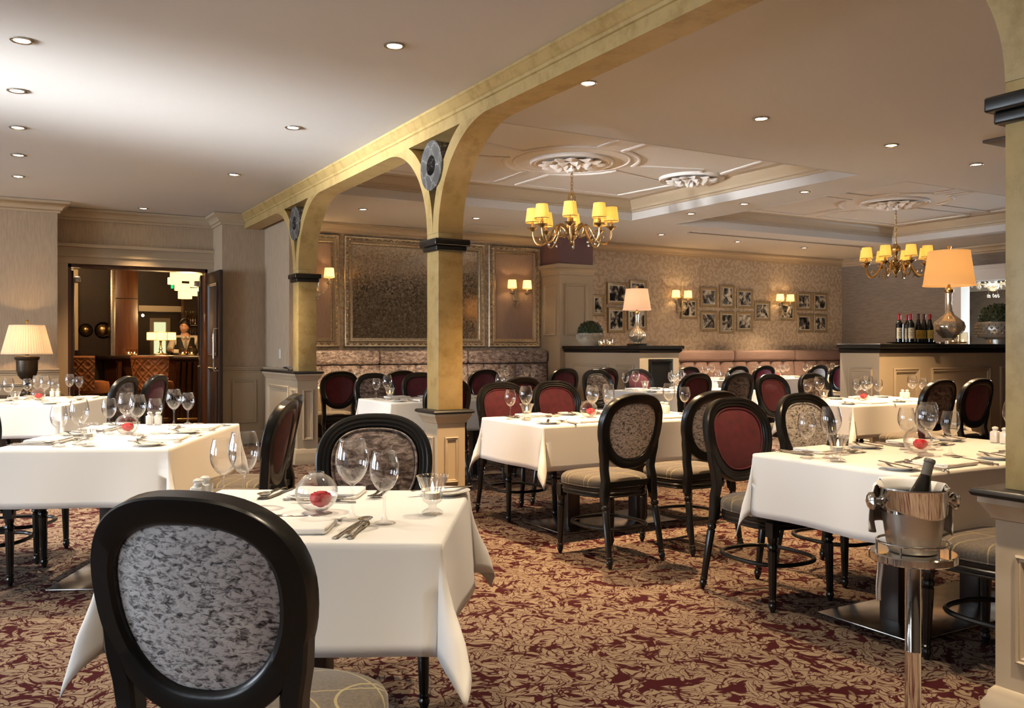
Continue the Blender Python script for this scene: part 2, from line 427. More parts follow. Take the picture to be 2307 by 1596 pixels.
M['pewter'] = plain('aged_silver', (0.46,0.42,0.36), 0.28, 1.0, var=0.3, vs=50)
M['mercury'] = plain('mercury_glass', (0.78,0.66,0.48), 0.20, 0.65, var=0.3, vs=60)
M['urn'] = plain('bronze_urn', (0.075,0.055,0.036), 0.35, 0.7)
M['shade_y'] = shade_mat('pleated_gold_shade', (0.74,0.52,0.17), (1.0,0.47,0.08), 0.30, 0.30)
M['shade_s'] = shade_mat('pleated_cream_shade', (0.80,0.62,0.34), (1.0,0.56,0.17), 0.45, 0.4)
M['shade_w'] = shade_mat('ivory_pleated_shade', (0.62,0.52,0.40), (1.0,0.68,0.36), 0.10, 0.30)
M['shade_p'] = shade_mat('blush_linen_shade', (0.80,0.64,0.52), (1.0,0.55,0.30), 0.14)
M['shade_o'] = shade_mat('amber_linen_shade', (0.66,0.43,0.20), (1.0,0.47,0.14), 0.22)
M['lens'] = emis('lamp_lens', (1.0,0.80,0.52), 22)
M['mauve'] = weave('mauve_bench_fabric', (0.20,0.142,0.140), 1, 0.10)
M['leaf'] = plain('box_leaf', (0.018,0.035,0.008), 0.6, var=0.5, vs=40)
M['planter'] = plain('glazed_planter', (0.34,0.32,0.26), 0.25, coat=0.3)
M['planter_d'] = plain('silvered_planter', (0.30,0.29,0.25), 0.25, 0.5)
M['bottle'] = plain('dark_bottle_glass', (0.006,0.006,0.005), 0.06, coat=0.6)
M['foil_red'] = plain('red_foil', (0.42,0.01,0.015), 0.35)
M['foil_plum'] = plain('plum_foil', (0.10,0.02,0.018), 0.35)
M['foil_grey'] = plain('grey_foil', (0.12,0.105,0.09), 0.35)
M['paper'] = plain('cream_label', (0.72,0.60,0.38), 0.7)
M['paper_y'] = plain('yellow_label', (0.62,0.40,0.06), 0.7)
M['ink'] = plain('label_ink', (0.08,0.03,0.02), 0.8)
M['tray'] = plain('black_tray', (0.02,0.015,0.012), 0.3)
M['picframe'] = plain('champagne_frame', (0.36,0.29,0.18), 0.38, 0.45, var=0.2, vs=60)
M['mount'] = plain('white_mount', (0.72,0.70,0.66), 0.7)
M['leather'] = plain('tan_leather', (0.50,0.20,0.075), 0.30, coat=0.3, var=0.15, vs=20)
M['stud'] = plain('brass_stud', (0.7,0.5,0.25), 0.2, 1.0)
M['barwall'] = wood('bar_brown_wall', (0.035,0.018,0.008), (0.06,0.03,0.013), 0.5, (3,3,3))
M['skin'] = plain('skin', (0.68,0.38,0.27), 0.55)
M['hair'] = plain('dark_hair', (0.014,0.008,0.005), 0.5)
M['shirt'] = plain('white_shirt', (0.72,0.66,0.58), 0.8)
M['vest'] = plain('charcoal_waistcoat', (0.02,0.018,0.018), 0.7)
M['tie'] = plain('grey_tie', (0.28,0.26,0.24), 0.5)
M['whitepl'] = plain('white_plastic', (0.7,0.68,0.62), 0.4)
M['vent'] = plain('vent_grey', (0.10,0.085,0.07), 0.6)
M['gaslamp'] = emis('lamp_glow', (1.0,0.62,0.22), 9)
M['barshade'] = emis('drum_glow', (1.0,0.56,0.16), 1.7)
M['winglow'] = emis('window_glow', (0.55,0.55,0.30), 0.7)
M['exit'] = emis('exit_green', (0.02,0.5,0.15), 0.8)
M['crystal'] = glass('crystal', (1,0.97,0.9), 0.05, 1.2, 0.25, 0.9)

# ------------------------------------------------------------------ room shell
def sweep_path(mb, pts, prof, left=True):
    """mitred moulding along a 2d polyline; prof of (offset, z), offset to the left (or right) of the walk"""
    n = len(pts); rings = []
    for i in range(n):
        p = Vector(pts[i])
        d0 = (p-Vector(pts[i-1])).normalized() if i > 0 else None
        d1 = (Vector(pts[i+1])-p).normalized() if i < n-1 else None
        if d0 is None: d0 = d1
        if d1 is None: d1 = d0
        n0 = Vector((-d0.y, d0.x)); n1 = Vector((-d1.y, d1.x))
        if not left: n0 = -n0; n1 = -n1
        m = (n0+n1); m.normalize(); m = m/max(0.3, m.dot(n0))
        rings.append([(p.x+m.x*o, p.y+m.y*o, z) for o, z in prof])
    mb.rings(rings, closed=True)
def frame_rings(mb, fn, a0, a1, b0, b1, prof, cap=False):
    """picture-frame moulding; prof of (inset, depth); fn(a,b,d)"""
    rs = []
    for i, d in prof:
        rs.append([fn(a0+i, b0+i, d), fn(a1-i, b0+i, d), fn(a1-i, b1-i, d), fn(a0+i, b1-i, d)])
    mb.rings(rs, closed=True, cap0=cap, cap1=cap)
PANEL = [(0,0),(0,0.014),(0.010,0.020),(0.018,0.012),(0.030,0.014),(0.038,0.004),(0.040,0)]
def wy(Y): return lambda a, b, d: (a, Y-d, b)          # wall facing -Y
def wx(X): return lambda a, b, d: (X-d, a, b)          # wall facing -X

XL, XR, YB, YF = -6.0, 14.5, -4.2, 12.0
struct(MB().box(XL-0.2, XR+4.5, YB-0.2, 19.2, -0.06, 0.0).build('floor', M['carpet'], smooth=False))
# ceiling with two coffers left open
xs = [XL-0.2, 3.3, 7.5, 8.25, 12.95, XR+0.2]; ys = [YB-0.2, 6.0, 9.7, 12.6]
mb = MB()
for i in range(5):
    for j in range(3):
        if j == 1 and i in (1, 3): continue
        mb.box(xs[i], xs[i+1], ys[j], ys[j+1], 3.0, 3.03)
struct(mb.build('ceiling', M['ceiling'], smooth=False))
ti = 0
def trim(mb, mat='trim', **kw):
    global ti; ti += 1
    return struct(mb.build('trim_%d' % ti, M[mat], **kw))
for k, (a, b) in enumerate(((3.3, 7.5), (8.25, 12.95))):
    mb = MB().box(a-0.02, b+0.02, 5.98, 9.72, 3.25, 3.28)
    struct(mb.build('ceiling_coffer', M['plaster'], smooth=False))
    mb = MB()
    rs = [[(a+i, 6+i, z), (b-i, 6+i, z), (b-i, 9.7-i, z), (a+i, 9.7-i, z)] for i, z in
          ((-0.012,2.998),(-0.012,3.26),(0.006,3.26),(0.006,2.998))]
    mb.rings(rs + [rs[0]], cap0=False, cap1=False)
    trim(mb, 'ceiling', smooth=False)
    mb = MB()
    rs = [[(a+i, 6+i, z), (b-i, 6+i, z), (b-i, 9.7-i, z), (a+i, 9.7-i, z)] for i, z in
          ((0.002,3.10),(0.03,3.10),(0.035,3.125),(0.06,3.13),(0.065,3.16),(0.11,3.20),(0.135,3.225),(0.14,3.245),(0.22,3.248),(0.225,3.2495),(0.002,3.2495))]
    mb.rings(rs + [rs[0]], cap0=False, cap1=False)
    trim(mb, 'trim')
# raised moulding figures on the coffer ceilings: a ring round the rose joined by bands
def band(mb, pts, w, z, t=0.02, closed=False):
    prof = [(-w/2, z), (-w/2, z-t*0.6), (-w/4, z-t), (w/4, z-t), (w/2, z-t*0.6), (w/2, z)]
    if closed:
        n = len(pts); rings = []
        c = Vector((sum(p[0] for p in pts)/n, sum(p[1] for p in pts)/n))
        for i in range(n):
            p = Vector(pts[i]); t_ = (Vector(pts[(i+1) % n])-Vector(pts[i-1])).normalized(); nn = Vector((-t_.y, t_.x))
            rings.append([(p.x+nn.x*o, p.y+nn.y*o, zz) for o, zz in prof])
        mb.rings(rings+[rings[0]], cap0=False, cap1=False)
    else: sweep_path(mb, pts, prof)
def arc(cx, cy, r, a0, a1, n=20): return [(cx+r*math.cos(rad(a0+(a1-a0)*i/n)), cy+r*math.sin(rad(a0+(a1-a0)*i/n))) for i in range(n+1)]
for (a, b, cx, cy, side) in ((3.3, 7.5, 5.30, 7.90, True), (8.25, 12.95, 10.6, 7.9, False)):
    mb = MB(); z = 3.251
    g = 0.16
    # four corner outlines with a bite for the centre ring
    for sx in (-1, 1):
        for sy in (-1, 1):
            R = 0.72; xo = (b-a)/2-0.42; yo = 1.85-0.42
            al = math.degrees(math.asin(g/R))
            pts = [(cx+sx*R*math.cos(rad(t)), cy+sy*R*math.sin(rad(t))) for t in [al+(90-2*al)*i/16 for i in range(17)]]
            r2 = 0.42
            pts = [(cx+sx*(xo-r2*math.cos(rad(70)) - 0.02), cy+sy*g)] + pts
            e1 = [(cx+sx*(xo+0.18-r2*math.sin(rad(t))), cy+sy*(g+0.02+r2*(1-math.cos(rad(t)))*0.9)) for t in (62, 45, 30, 15, 0)]
            pts = list(reversed(e1)) + pts[1:] if side else [(cx+sx*xo, cy+sy*g)] + pts[1:]
            pts += [(cx+sx*g, cy+sy*yo), (cx+sx*xo, cy+sy*yo), pts[0]]
            band(mb, pts, 0.05, z)
    trim(mb, 'plaster')
# ceiling roses
def rose_ornament(name, label, loc, r, leaves=12):
    t = thing(name, label, 'ceiling rose', loc)
    MB().lathe([(r,0),(r,-0.02),(r*0.97,-0.035),(r*0.9,-0.02),(r*0.86,-0.03),(r*0.8,-0.015),(r*0.74,-0.012),(0,-0.010)], 56).build('rim', M['plaster'], t)
    mb = MB()
    for ring, (ri, n, ln, lift) in enumerate(((0.40, leaves, 0.40, 0.05), (0.20, 8, 0.34, 0.075), (0.06, 6, 0.2, 0.09))):
        for k in range(n):
            a = 2*PI*(k+0.5*ring)/n + random.uniform(-0.08, 0.08)
            ca, sa = math.cos(a), math.sin(a)
            def fn(u, v):
                w = r*ln*0.42*math.sin(PI*min(1, 0.12+v*0.86))*(1+0.28*math.sin(v*17))
                d = r*ri + v*r*ln; q = u*w
                z = -0.012 - lift*math.sin(PI*(0.1+0.8*v))*(1-0.6*abs(u)) - 0.02*v*v*(1 if ring < 2 else 0)
                return (ca*d - sa*q, sa*d + ca*q, z)
            mb.grid(fn, [-1,-0.5,0,0.5,1], [i/8 for i in range(9)])
    mb.build('acanthus', M['plaster'], t, fix=False)
    MB().lathe([(0.0,-0.12),(r*0.07,-0.11),(r*0.10,-0.08),(r*0.06,-0.03),(r*0.1,-0.01)], 16).build('boss', M['plaster'], t)
    return t
rose_ornament('ceiling_rose', 'round plaster ceiling rose above the eight-arm chandelier in the first coffer', (5.30,7.90,3.25), 0.45)
rose_ornament('ceiling_rose', 'bare leafy plaster ceiling rose without any lamp, at the coffer edge', (7.02,7.95,3.25), 0.38)
rose_ornament('ceiling_rose', 'plaster ceiling rose over the chandelier near the grey wall', (10.6,7.9,3.25), 0.45)
mb = MB(); band(mb, arc(5.30,7.90,0.62,0,360,48)[:-1], 0.035, 3.251, 0.012, True); trim(mb, 'plaster')

# walls
def wall(name, boxes, mat, **kw):
    mb = MB()
    for b in boxes: mb.box(*b)
    return struct(mb.build(name, M[mat], smooth=False, **kw))
wall('wall_left', [(XL-0.2,XL,YB-0.2,-1.2,0,3.0),(XL-0.2,XL,-1.2,0.0,0,0.5),(XL-0.2,XL,-1.2,11.0,2.75,3.0),(XL-0.2,XL,0.0,11.0,0,0.55),
     (XL-0.2,XL,2.9,3.7,0.55,2.75),(XL-0.2,XL,6.9,7.7,0.55,2.75),(XL-0.2,XL,11.0,12.6,0,3.0),(XL-0.2,XL,-1.2,-0.3,0.5,2.75)], 'wallpaper')
wi = 0
for (y0, y1) in ((-0.3,2.9),(3.7,6.9),(7.7,11.0)):
    wi += 1
    mb = MB().box(XL-0.14,XL-0.06,y0,y1,0.55,0.62).box(XL-0.14,XL-0.06,y0,y1,2.68,2.75)
    n = 4
    for k in range(n+1):
        y = y0+(y1-y0)*k/n; mb.box(XL-0.14,XL-0.06,max(y0,y-0.035),min(y1,y+0.035),0.62,2.68)
    mb.box(XL-0.13,XL-0.07,y0,y1,1.62,1.67)
    w = struct(mb.build('window_%d' % wi, M['trim'], smooth=False))
    MB().box(XL-0.103,XL-0.097,y0+0.03,y1-0.03,0.6,2.7).build('window_pane', M['glass'], w, smooth=False)
wall('wall_back', [(XL-0.2,XR+0.2,YB-0.2,YB,0,3.0)], 'wallpaper')
wall('wall_bar_side', [(XL,0.6,11.9,12.6,0,3.0),(2.5,3.2,11.85,12.6,0,3.0),(3.05,3.2,10.7,11.86,0,3.0)], 'wallpaper')
wall('wall_above_door', [(0.6,2.5,12.4,12.6,2.31,3.0),(0.6,0.72,12.4,12.6,0,2.31),(2.45,2.5,12.4,12.6,0,2.31)], 'wallpaper')
wall('wall_far', [(3.2,XR+0.2,12.0,12.2,0,3.0)], 'damask')
wall('wall_right', [(XR,XR+0.2,9.48,12.2,0,3.0),(XR,XR+0.2,6.9,9.48,2.4,3.0),(XR,XR+0.2,YB-0.2,6.9,0,3.0)], 'grey_weave')
# room glimpsed through the right-hand opening
wall('wall_annex', [(17.9,18.1,4.0,7.0,0,2.9),(17.9,18.1,9.6,15.2,0,2.9),(17.9,18.1,7.0,9.6,0,0.5),(17.9,18.1,7.0,9.6,2.4,2.9),(XR+0.2,18.1,15.0,15.2,0,2.9),(XR+0.2,18.1,3.9,4.1,0,2.9)], 'grey_weave')
struct(MB().box(XR+0.2,18.1,3.9,15.2,2.62,2.66).build('ceiling_annex', M['ceiling'], smooth=False))
mb = MB().box(17.96,18.04,7.0,9.6,0.5,0.57).box(17.96,18.04,7.0,9.6,2.33,2.4)
for k in range(4): mb.box(17.96,18.04,7.0+2.53*k/3,7.07+2.53*k/3,0.57,2.33)
w = struct(mb.build('window_4', M['trim'], smooth=False)); MB().box(17.99,18.0,7.03,9.57,0.52,2.38).build('window_pane', M['glass'], w, smooth=False)
# cornice
CORN = [(0,2.86),(0.025,2.86),(0.03,2.885),(0.05,2.895),(0.055,2.915),(0.10,2.955),(0.125,2.965),(0.13,2.995),(0,2.998)]
mb = MB(); sweep_path(mb, [(XL,11.9),(0.6,11.9),(0.6,12.4),(2.5,12.4),(2.5,11.85),(2.80,11.85)], CORN, left=False); trim(mb, 'trim')
mb = MB(); sweep_path(mb, [(3.2,10.7),(3.2,12.0),(XR,12.0),(XR,YB)], CORN, left=False); trim(mb, 'trim')
# dado rail, skirting and panelled dado of the left side
DADO = [(0,0.93),(0.014,0.935),(0.016,0.955),(0.03,0.965),(0.034,0.985),(0.045,0.99),(0.045,1.005),(0,1.008)]
SKIRT = [(0,0),(0.03,0),(0.03,0.11),(0.022,0.125),(0.024,0.145),(0.012,0.165),(0,0.17)]
PATHA = [(XL,11.9),(0.62,11.9)]; PATHB = [(2.5,12.38),(2.5,11.85),(3.05,11.85),(3.05,10.7)]
for pth in (PATHA, PATHB):
    mb = MB(); sweep_path(mb, pth, DADO, left=False); trim(mb)
    mb = MB(); sweep_path(mb, pth, SKIRT, left=False); o = struct(mb.build('baseboard_left', M['trim']))
    mb = MB(); sweep_path(mb, pth, [(0,0.16),(0.008,0.16),(0.008,0.94),(0,0.94)], left=False); trim(mb, smooth=False)
mb = MB()
for a in (-3.2,-2.2,-1.2,-0.4): frame_rings(mb, wy(11.892), a, a+0.7, 0.27, 0.84, PANEL)
frame_rings(mb, wy(11.842), 2.62, 2.94, 0.27, 0.84, PANEL)
frame_rings(mb, wx(3.042), 10.85, 11.70, 0.27, 0.84, PANEL)
trim(mb)
# door surround and doors to the bar
mb = MB().box(0.60,0.74,12.36,12.42,0,2.31).box(2.43,2.5,12.36,12.42,0,2.31).box(0.60,2.5,12.35,12.42,2.31,2.40)
mb.box(0.60,2.5,12.33,12.42,2.40,2.43).box(0.60,2.5,12.36,12.42,2.43,2.52).box(0.60,2.5,12.31,12.42,2.52,2.56)
trim(mb, smooth=False)
mb = MB().box(0.72,0.78,12.42,12.62,0,2.31).box(2.40,2.46,12.42,12.62,0,2.31).box(0.72,2.46,12.42,12.62,2.27,2.315)
trim(mb, 'redwood', smooth=False)
def door(n, x, y0, y1, face):
    d = struct(MB().box(x-0.022, x+0.022, y0, y1, 0.01, 2.25).build('door_%d' % n, M['dkwood'], bevel=0.003), 'dark wood door leaf standing open to the bar')
    mb = MB()
    fn = (lambda a, b, q: (x-0.022-q, a, b)) if face < 0 else (lambda a, b, q: (x+0.022+q, a, b))
    frame_rings(mb, fn, y0+0.1, y1-0.1, 0.2, 1.0, PANEL); frame_rings(mb, fn, y0+0.1, y1-0.1, 1.15, 2.1, PANEL)
    mb.build('door_moulding', M['dkwood'], d)
    return d, fn
d2, fn = door(2, 2.44, 11.62, 12.36, -1)
hb = MB(); ya = 11.70
hb.tube([fn(ya,0.96,0.0), fn(ya,0.96,0.05), fn(ya,0.99,0.055), fn(ya,1.47,0.055), fn(ya,1.5,0.05), fn(ya,1.5,0.0)], 0.012, 10)
hb.build('door_handle', M['chrome'], d2)
d1, fn = door(1, 0.80, 12.64, 13.4, 1)
mb = MB()
for z in (0.35, 1.15, 1.95): mb.box(0.775, 0.79, 12.60, 12.65, z-0.05, z+0.05)
mb.build('door_hinge', M['chrome'], d1, smooth=False)
d3, fn = door(3, 2.40, 12.64, 13.4, -1)
d3.location = (2.40,12.64,0); d3.data.transform(Matrix.Translation((-2.40,-12.64,0)))
for c_ in d3.children: c_.data.transform(Matrix.Translation((-2.40,-12.64,0)))
d3.rotation_euler = (0,0,rad(-9))
MB().box(0.835, 0.905, 12.66, 12.9, 2.10, 2.17).build('door_closer', M['pewter'], d1, bevel=0.01)
MB().box(-0.10, -0.03, 0.02, 0.26, 2.10, 2.17).build('door_closer', M['pewter'], d3, bevel=0.01)
# right wall dado + opening trim
mb = MB(); sweep_path(mb, [(XR,12.0),(XR,9.75)], [(0,1.16),(0.02,1.165),(0.03,1.19),(0.04,1.2),(0.04,1.22),(0,1.222)], left=False)
mb.box(XR-0.008, XR, 9.75, 12.0, 0, 1.165); trim(mb)
mb = MB().box(XR-0.03, XR+0.22, 9.46, 9.76, 0, 2.42).box(XR-0.05, XR, 6.6, 9.80, 2.40, 2.45).box(XR-0.03, XR, 6.6, 9.80, 2.45, 2.60).box(XR-0.07, XR, 6.6, 9.82, 2.60, 2.66)
trim(mb, 'plaster', smooth=False)
mb = MB(); sweep_path(mb, [(17.9,15.0),(17.9,4.1)], [(0,2.45),(0.04,2.45),(0.06,2.5),(0.14,2.6),(0,2.62)], left=False); trim(mb, 'plaster')

# ------------------------------------------------------------------ arcade: beam, ribs and pillars
BX0, BX1 = 2.784, 2.984
YA, YBc, YC = 9.52, 6.0, 1.57
mb = MB().box(BX0, BX1, YB, 11.86, 2.82, 3.0)
# stepped moulding on both flanks
for s, x in ((-1, BX0), (1, BX1)):
    pr = [(0,2.90),(0.012,2.905),(0.014,2.925),(0.03,2.935),(0.05,2.975),(0.06,2.98),(0.06,2.999),(0,2.999)]
    rs = [[(x+s*o, y, z) for o, z in pr] for y in (YB, 11.86)]
    mb.rings(rs)
struct(mb.build('beam', M['gold_stone']), 'gold stone-effect beam carried on the arched pillars')
def pillar(yc, cap_h, label, dwarf=None):
    t = thing('pillar', label, 'pillar', (BX0+0.1, yc, 0), kind='structure')
    hw = 0.1
    MB().box(-hw, hw, -hw, hw, cap_h, 2.10).build('shaft', M['gold_stone'], t, bevel=0.004)
    # two ribs curving up into the beam
    for s in (-1, 1):
        n = 22; outer = []; inner = []
        for i in range(n+1):
            q = PI/2*i/n
            outer.append((s*(0.87-0.77*math.cos(q)), 2.10+0.72*math.sin(q)))
        qe = math.acos(0.40)
        for i in range(n+1):
            q = qe*i/n
            inner.append((s*(0.75-0.75*math.cos(q)), 2.10+0.786*math.sin(q)))
        m = MB(); rs = []
        vs = []; fs = []
        for (a, b) in zip(outer, inner):
            vs += [(-hw, a[0], a[1]), (hw, a[0], a[1]), (hw, b[0], b[1]), (-hw, b[0], b[1])]
        vs = [(x, y, min(z, 2.822)) for x, y, z in vs]
        for i in range(n):
            for k in range(4):
                l = (k+1) % 4
                fs.append((i*4+k, i*4+l, i*4+4+l, i*4+4+k))
        fs += [(0,1,2,3), tuple(n*4+k for k in (3,2,1,0))]
        m.add(vs, fs); m.build('arch_rib', M['gold_stone'], t)
    # ring of dark marble held between the ribs
    m = MB(); R0, R1, zc = 0.185, 0.075, 2.605
    rs = []
    for i in range(41):
        a = 2*PI*i/40; c_, s_ = math.cos(a), math.sin(a)
        rs.append([(-0.115, R0*c_, zc+R0*s_), (0.085, R0*c_, zc+R0*s_), (0.085, R1*c_, zc+R1*s_), (-0.115, R1*c_, zc+R1*s_)])
    m.rings(rs, cap0=False, cap1=False)
    m.build('marble_ring', M['marble'], t)
    m = MB()
    for (z0, z1, e) in ((2.005, 2.055, 0.045), (1.965, 2.005, 0.025)):
        m.box(-hw-e, hw+e, -hw-e, hw+e, z0, z1)
    b = m.build('black_band', M['black'], t, bevel=0.009, seg=3)
    y1 = hw+0.012 if dwarf is None else dwarf
    def ringbox(mm, e, z): return [(-hw-e, -hw-e, z), (hw+e, -hw-e, z), (hw+e, y1+e, z), (-hw-e, y1+e, z)]
    m = MB(); h = cap_h
    m.rings([ringbox(m, e, z) for e, z in ((0.012,0.16),(0.012,h-0.10),(0.022,h-0.095),(0.024,h-0.085),(0.03,h-0.075),(0.045,h-0.05),(0.05,h-0.045),(0.05,h-0.028))])
    m.build('plinth', M['trim'], t)
    m = MB(); m.rings([ringbox(m, e, z) for e, z in ((0.05,0),(0.05,0.07),(0.042,0.085),(0.045,0.11),(0.03,0.135),(0.028,0.15),(0.016,0.165),(0.012,0.168))])
    m.build('plinth_foot', M['trim'], t)
    m = MB(); m.rings([ringbox(m, e, z) for e, z in ((0.05,h-0.028),(0.062,h-0.024),(0.068,h-0.014),(0.062,h-0.003),(0.058,h))])
    m.build('stone_cap', M['black_cap'], t)
    m = MB()
    frame_rings(m, lambda a, b, d: (a, -hw-0.012-d, b), -0.055, 0.055, 0.26, h-0.2, [(i*0.6, d*0.8) for i, d in PANEL])
    if dwarf is None:
        frame_rings(m, lambda a, b, d: (-hw-0.012-d, a, b), -0.055, 0.055, 0.26, h-0.2, [(i*0.6, d*0.8) for i, d in PANEL])
    else:
        frame_rings(m, lambda a, b, d: (-hw-0.012-d, a, b), -0.05, 0.10, 0.26, h-0.2, [(i*0.6, d*0.8) for i, d in PANEL])
        frame_rings(m, lambda a, b, d: (-hw-0.012-d, a, b), 0.2, y1-0.12, 0.26, h-0.17, PANEL)
    m.build('panel_moulding', M['trim'], t)
    return t
pillar(YC, 0.80, 'gold arched pillar on a cream plinth beside the silver ice bucket')
pillar(YBc, 0.795, 'gold arched pillar rising behind the small front table')
pillar(YA, 1.0, 'gold arched pillar on a long panelled dwarf wall by the bar doorway', dwarf=1.18)
# light switch and a loop of cable on the dwarf wall
o = MB().box(3.032,3.05,11.02,11.10,1.12,1.24).build('light_switch', M['whitepl'], bevel=0.004); tag(o, 'small white switch plate on the taupe wall by the dwarf wall', 'switch')
p = [(2.80+0.05*math.sin(t*1.3), 9.75+0.22*t/6, 1.004+0.035*math.sin(PI*t/6)) for t in range(7)]
o = MB().tube(p + [(2.83,9.9,1.006),(2.78,9.78,1.006)], 0.006, 6).build('cable', M['black']); tag(o, 'loop of black cable lying on the dwarf wall cap', 'cable')

# ------------------------------------------------------------------ lights the room has, and added downlights out of view
def point(name, loc, e, col, r=0.02, parent=None):
    l = bpy.data.lights.new(name, 'POINT'); l.energy = e; l.color = col; l.shadow_soft_size = r
    o = bpy.data.objects.new(name, l); C.objects.link(o); o.location = loc
    if parent: o.parent = parent
    return o
def spot(name, loc, e, col, ang=80, blend=0.7, r=0.04, parent=None):
    l = bpy.data.lights.new(name, 'SPOT'); l.energy = e; l.color = col; l.shadow_soft_size = r; l.spot_size = rad(ang); l.spot_blend = blend
    o = bpy.data.objects.new(name, l); C.objects.link(o); o.location = loc
    if parent: o.parent = parent
    return o
WARM = (1.0,0.66,0.35); NEUT = (1.0,0.81,0.58)
DL = [ # photo pixel, what it hangs by, strength
 (889,104,'recessed downlight above the front table',70,WARM), (38,205,'recessed downlight over the long table, first of the row of four toward the urn lamp',70,NEUT),
 (40,288,'recessed downlight, second of the row of four toward the urn lamp',70,NEUT), (41,350,'recessed downlight, third of the row of four toward the urn lamp',60,WARM),
 (41,398,'recessed downlight, last of the row of four toward the urn lamp',50,WARM), (323,470,'recessed downlight just before the bar doorway recess',60,WARM),
 (660,288,'recessed downlight on the plain ceiling midway along the gold beam',70,NEUT), (527,394,'recessed downlight on the plain ceiling by the far end of the gold beam',60,NEUT),
 (1325,188,'recessed downlight close beside the gold beam on the brown-lit ceiling',110,WARM), (1715,268,'recessed downlight before the coffers, second out from the gold beam',110,WARM),
 (2008,328,'recessed downlight before the second coffer, third out from the gold beam',110,WARM), (2200,371,'recessed downlight before the second coffer, fourth out from the gold beam',100,WARM),
 (1813,433,'recessed downlight between the coffers, the one closest to the camera',95,NEUT), (1677,460,'recessed downlight between the coffers, middle of three',95,NEUT),
 (1557,482,'recessed downlight between the coffers, the one closest to the damask wall',95,NEUT), (818,472,'recessed downlight above the crushed velvet bench, by the far pillar',110,WARM),
 (1073,492,'recessed downlight above the crushed velvet bench, by the middle pillar',110,WARM), (1490,529,'recessed downlight before the damask wall, first from the plum pier',120,WARM),
 (1662,545,'recessed downlight before the damask wall, second from the plum pier',120,WARM), (1812,559,'recessed downlight before the damask wall, third from the plum pier',120,WARM),
 (1946,560,'recessed downlight in the corner by the grey wall, behind the second chandelier',100,WARM)]
ring_me = MB().lathe([(0.062,0.0),(0.062,-0.006),(0.054,-0.009),(0.044,-0.004),(0.041,0.012),(0.041,0.03)], 28, caps=False).mesh('trim_ring')
ring_me.materials.append(M['pewter'])
lens_me = MB().lathe([(0.0,-0.002),(0.03,-0.003),(0.041,0.001),(0.041,0.004)], 24).mesh('lens'); lens_me.materials.append(M['lens'])
DLP = []
for px, py, lab, e, col in DL:
    x, y = at(px, py, 2.995); DLP.append((x, y))
    t = thing('downlight', lab, 'ceiling light', (x, y, 2.998), 0, 'recessed ceiling downlights')
    for nm, me in (('trim_ring', ring_me), ('lens', lens_me)):
        o = bpy.data.objects.new(nm, me); C.objects.link(o); o.parent = t
    spot('downlight_lamp', (0,0,-0.02), e*3.0, col, 82, 0.9, 0.04, t)

for x, y, e, col in ((2.0,2.6,60,NEUT),(2.0,0.45,130,NEUT),(1.05,0.45,130,NEUT),(0.11,5.75,60,NEUT),(0.11,4.6,50,NEUT),(0.11,3.45,70,NEUT),(0.11,1.2,30,NEUT),(3.4,2.6,70,WARM),(5.0,2.6,40,WARM),(6.6,2.6,20,WARM),(3.4,0.4,60,WARM),(5.0,0.4,8,WARM)):  # unseen downlights added along the rows to light the near tables and chair
    t = thing('downlight', 'added unseen downlight overhead, outside the picture', 'ceiling light', (x, y, 2.998), 0, 'added downlights outside the picture')
    for nm, me in (('trim_ring', ring_me), ('lens', lens_me)):
        o = bpy.data.objects.new(nm, me); C.objects.link(o); o.parent = t
    spot('downlight_lamp', (0,0,-0.02), e*1.7, col, 82, 0.9, 0.04, t)
def pleated(mb, r0, r1, z0, z1, n=28, amp=0.022, m=5, thick=0):
    rs = []
    for j in range(m+1):
        q = j/m; r = r0+(r1-r0)*q; z = z0+(z1-z0)*q
        rs.append([(r*(1+amp*math.cos(PI*i))*math.cos(2*PI*i/(2*n)), r*(1+amp*math.cos(PI*i))*math.sin(2*PI*i/(2*n)), z) for i in range(2*n)])
    mb.rings(rs, cap0=False, cap1=False); return mb
def bez(p0, p1, p2, p3, n=10):
    out = []
    for i in range(n+1):
        t = i/n; a = (1-t)**3; b = 3*t*(1-t)**2; c = 3*t*t*(1-t); d = t**3
        out.append(tuple(a*p0[k]+b*p1[k]+c*p2[k]+d*p3[k] for k in range(3)))
    return out
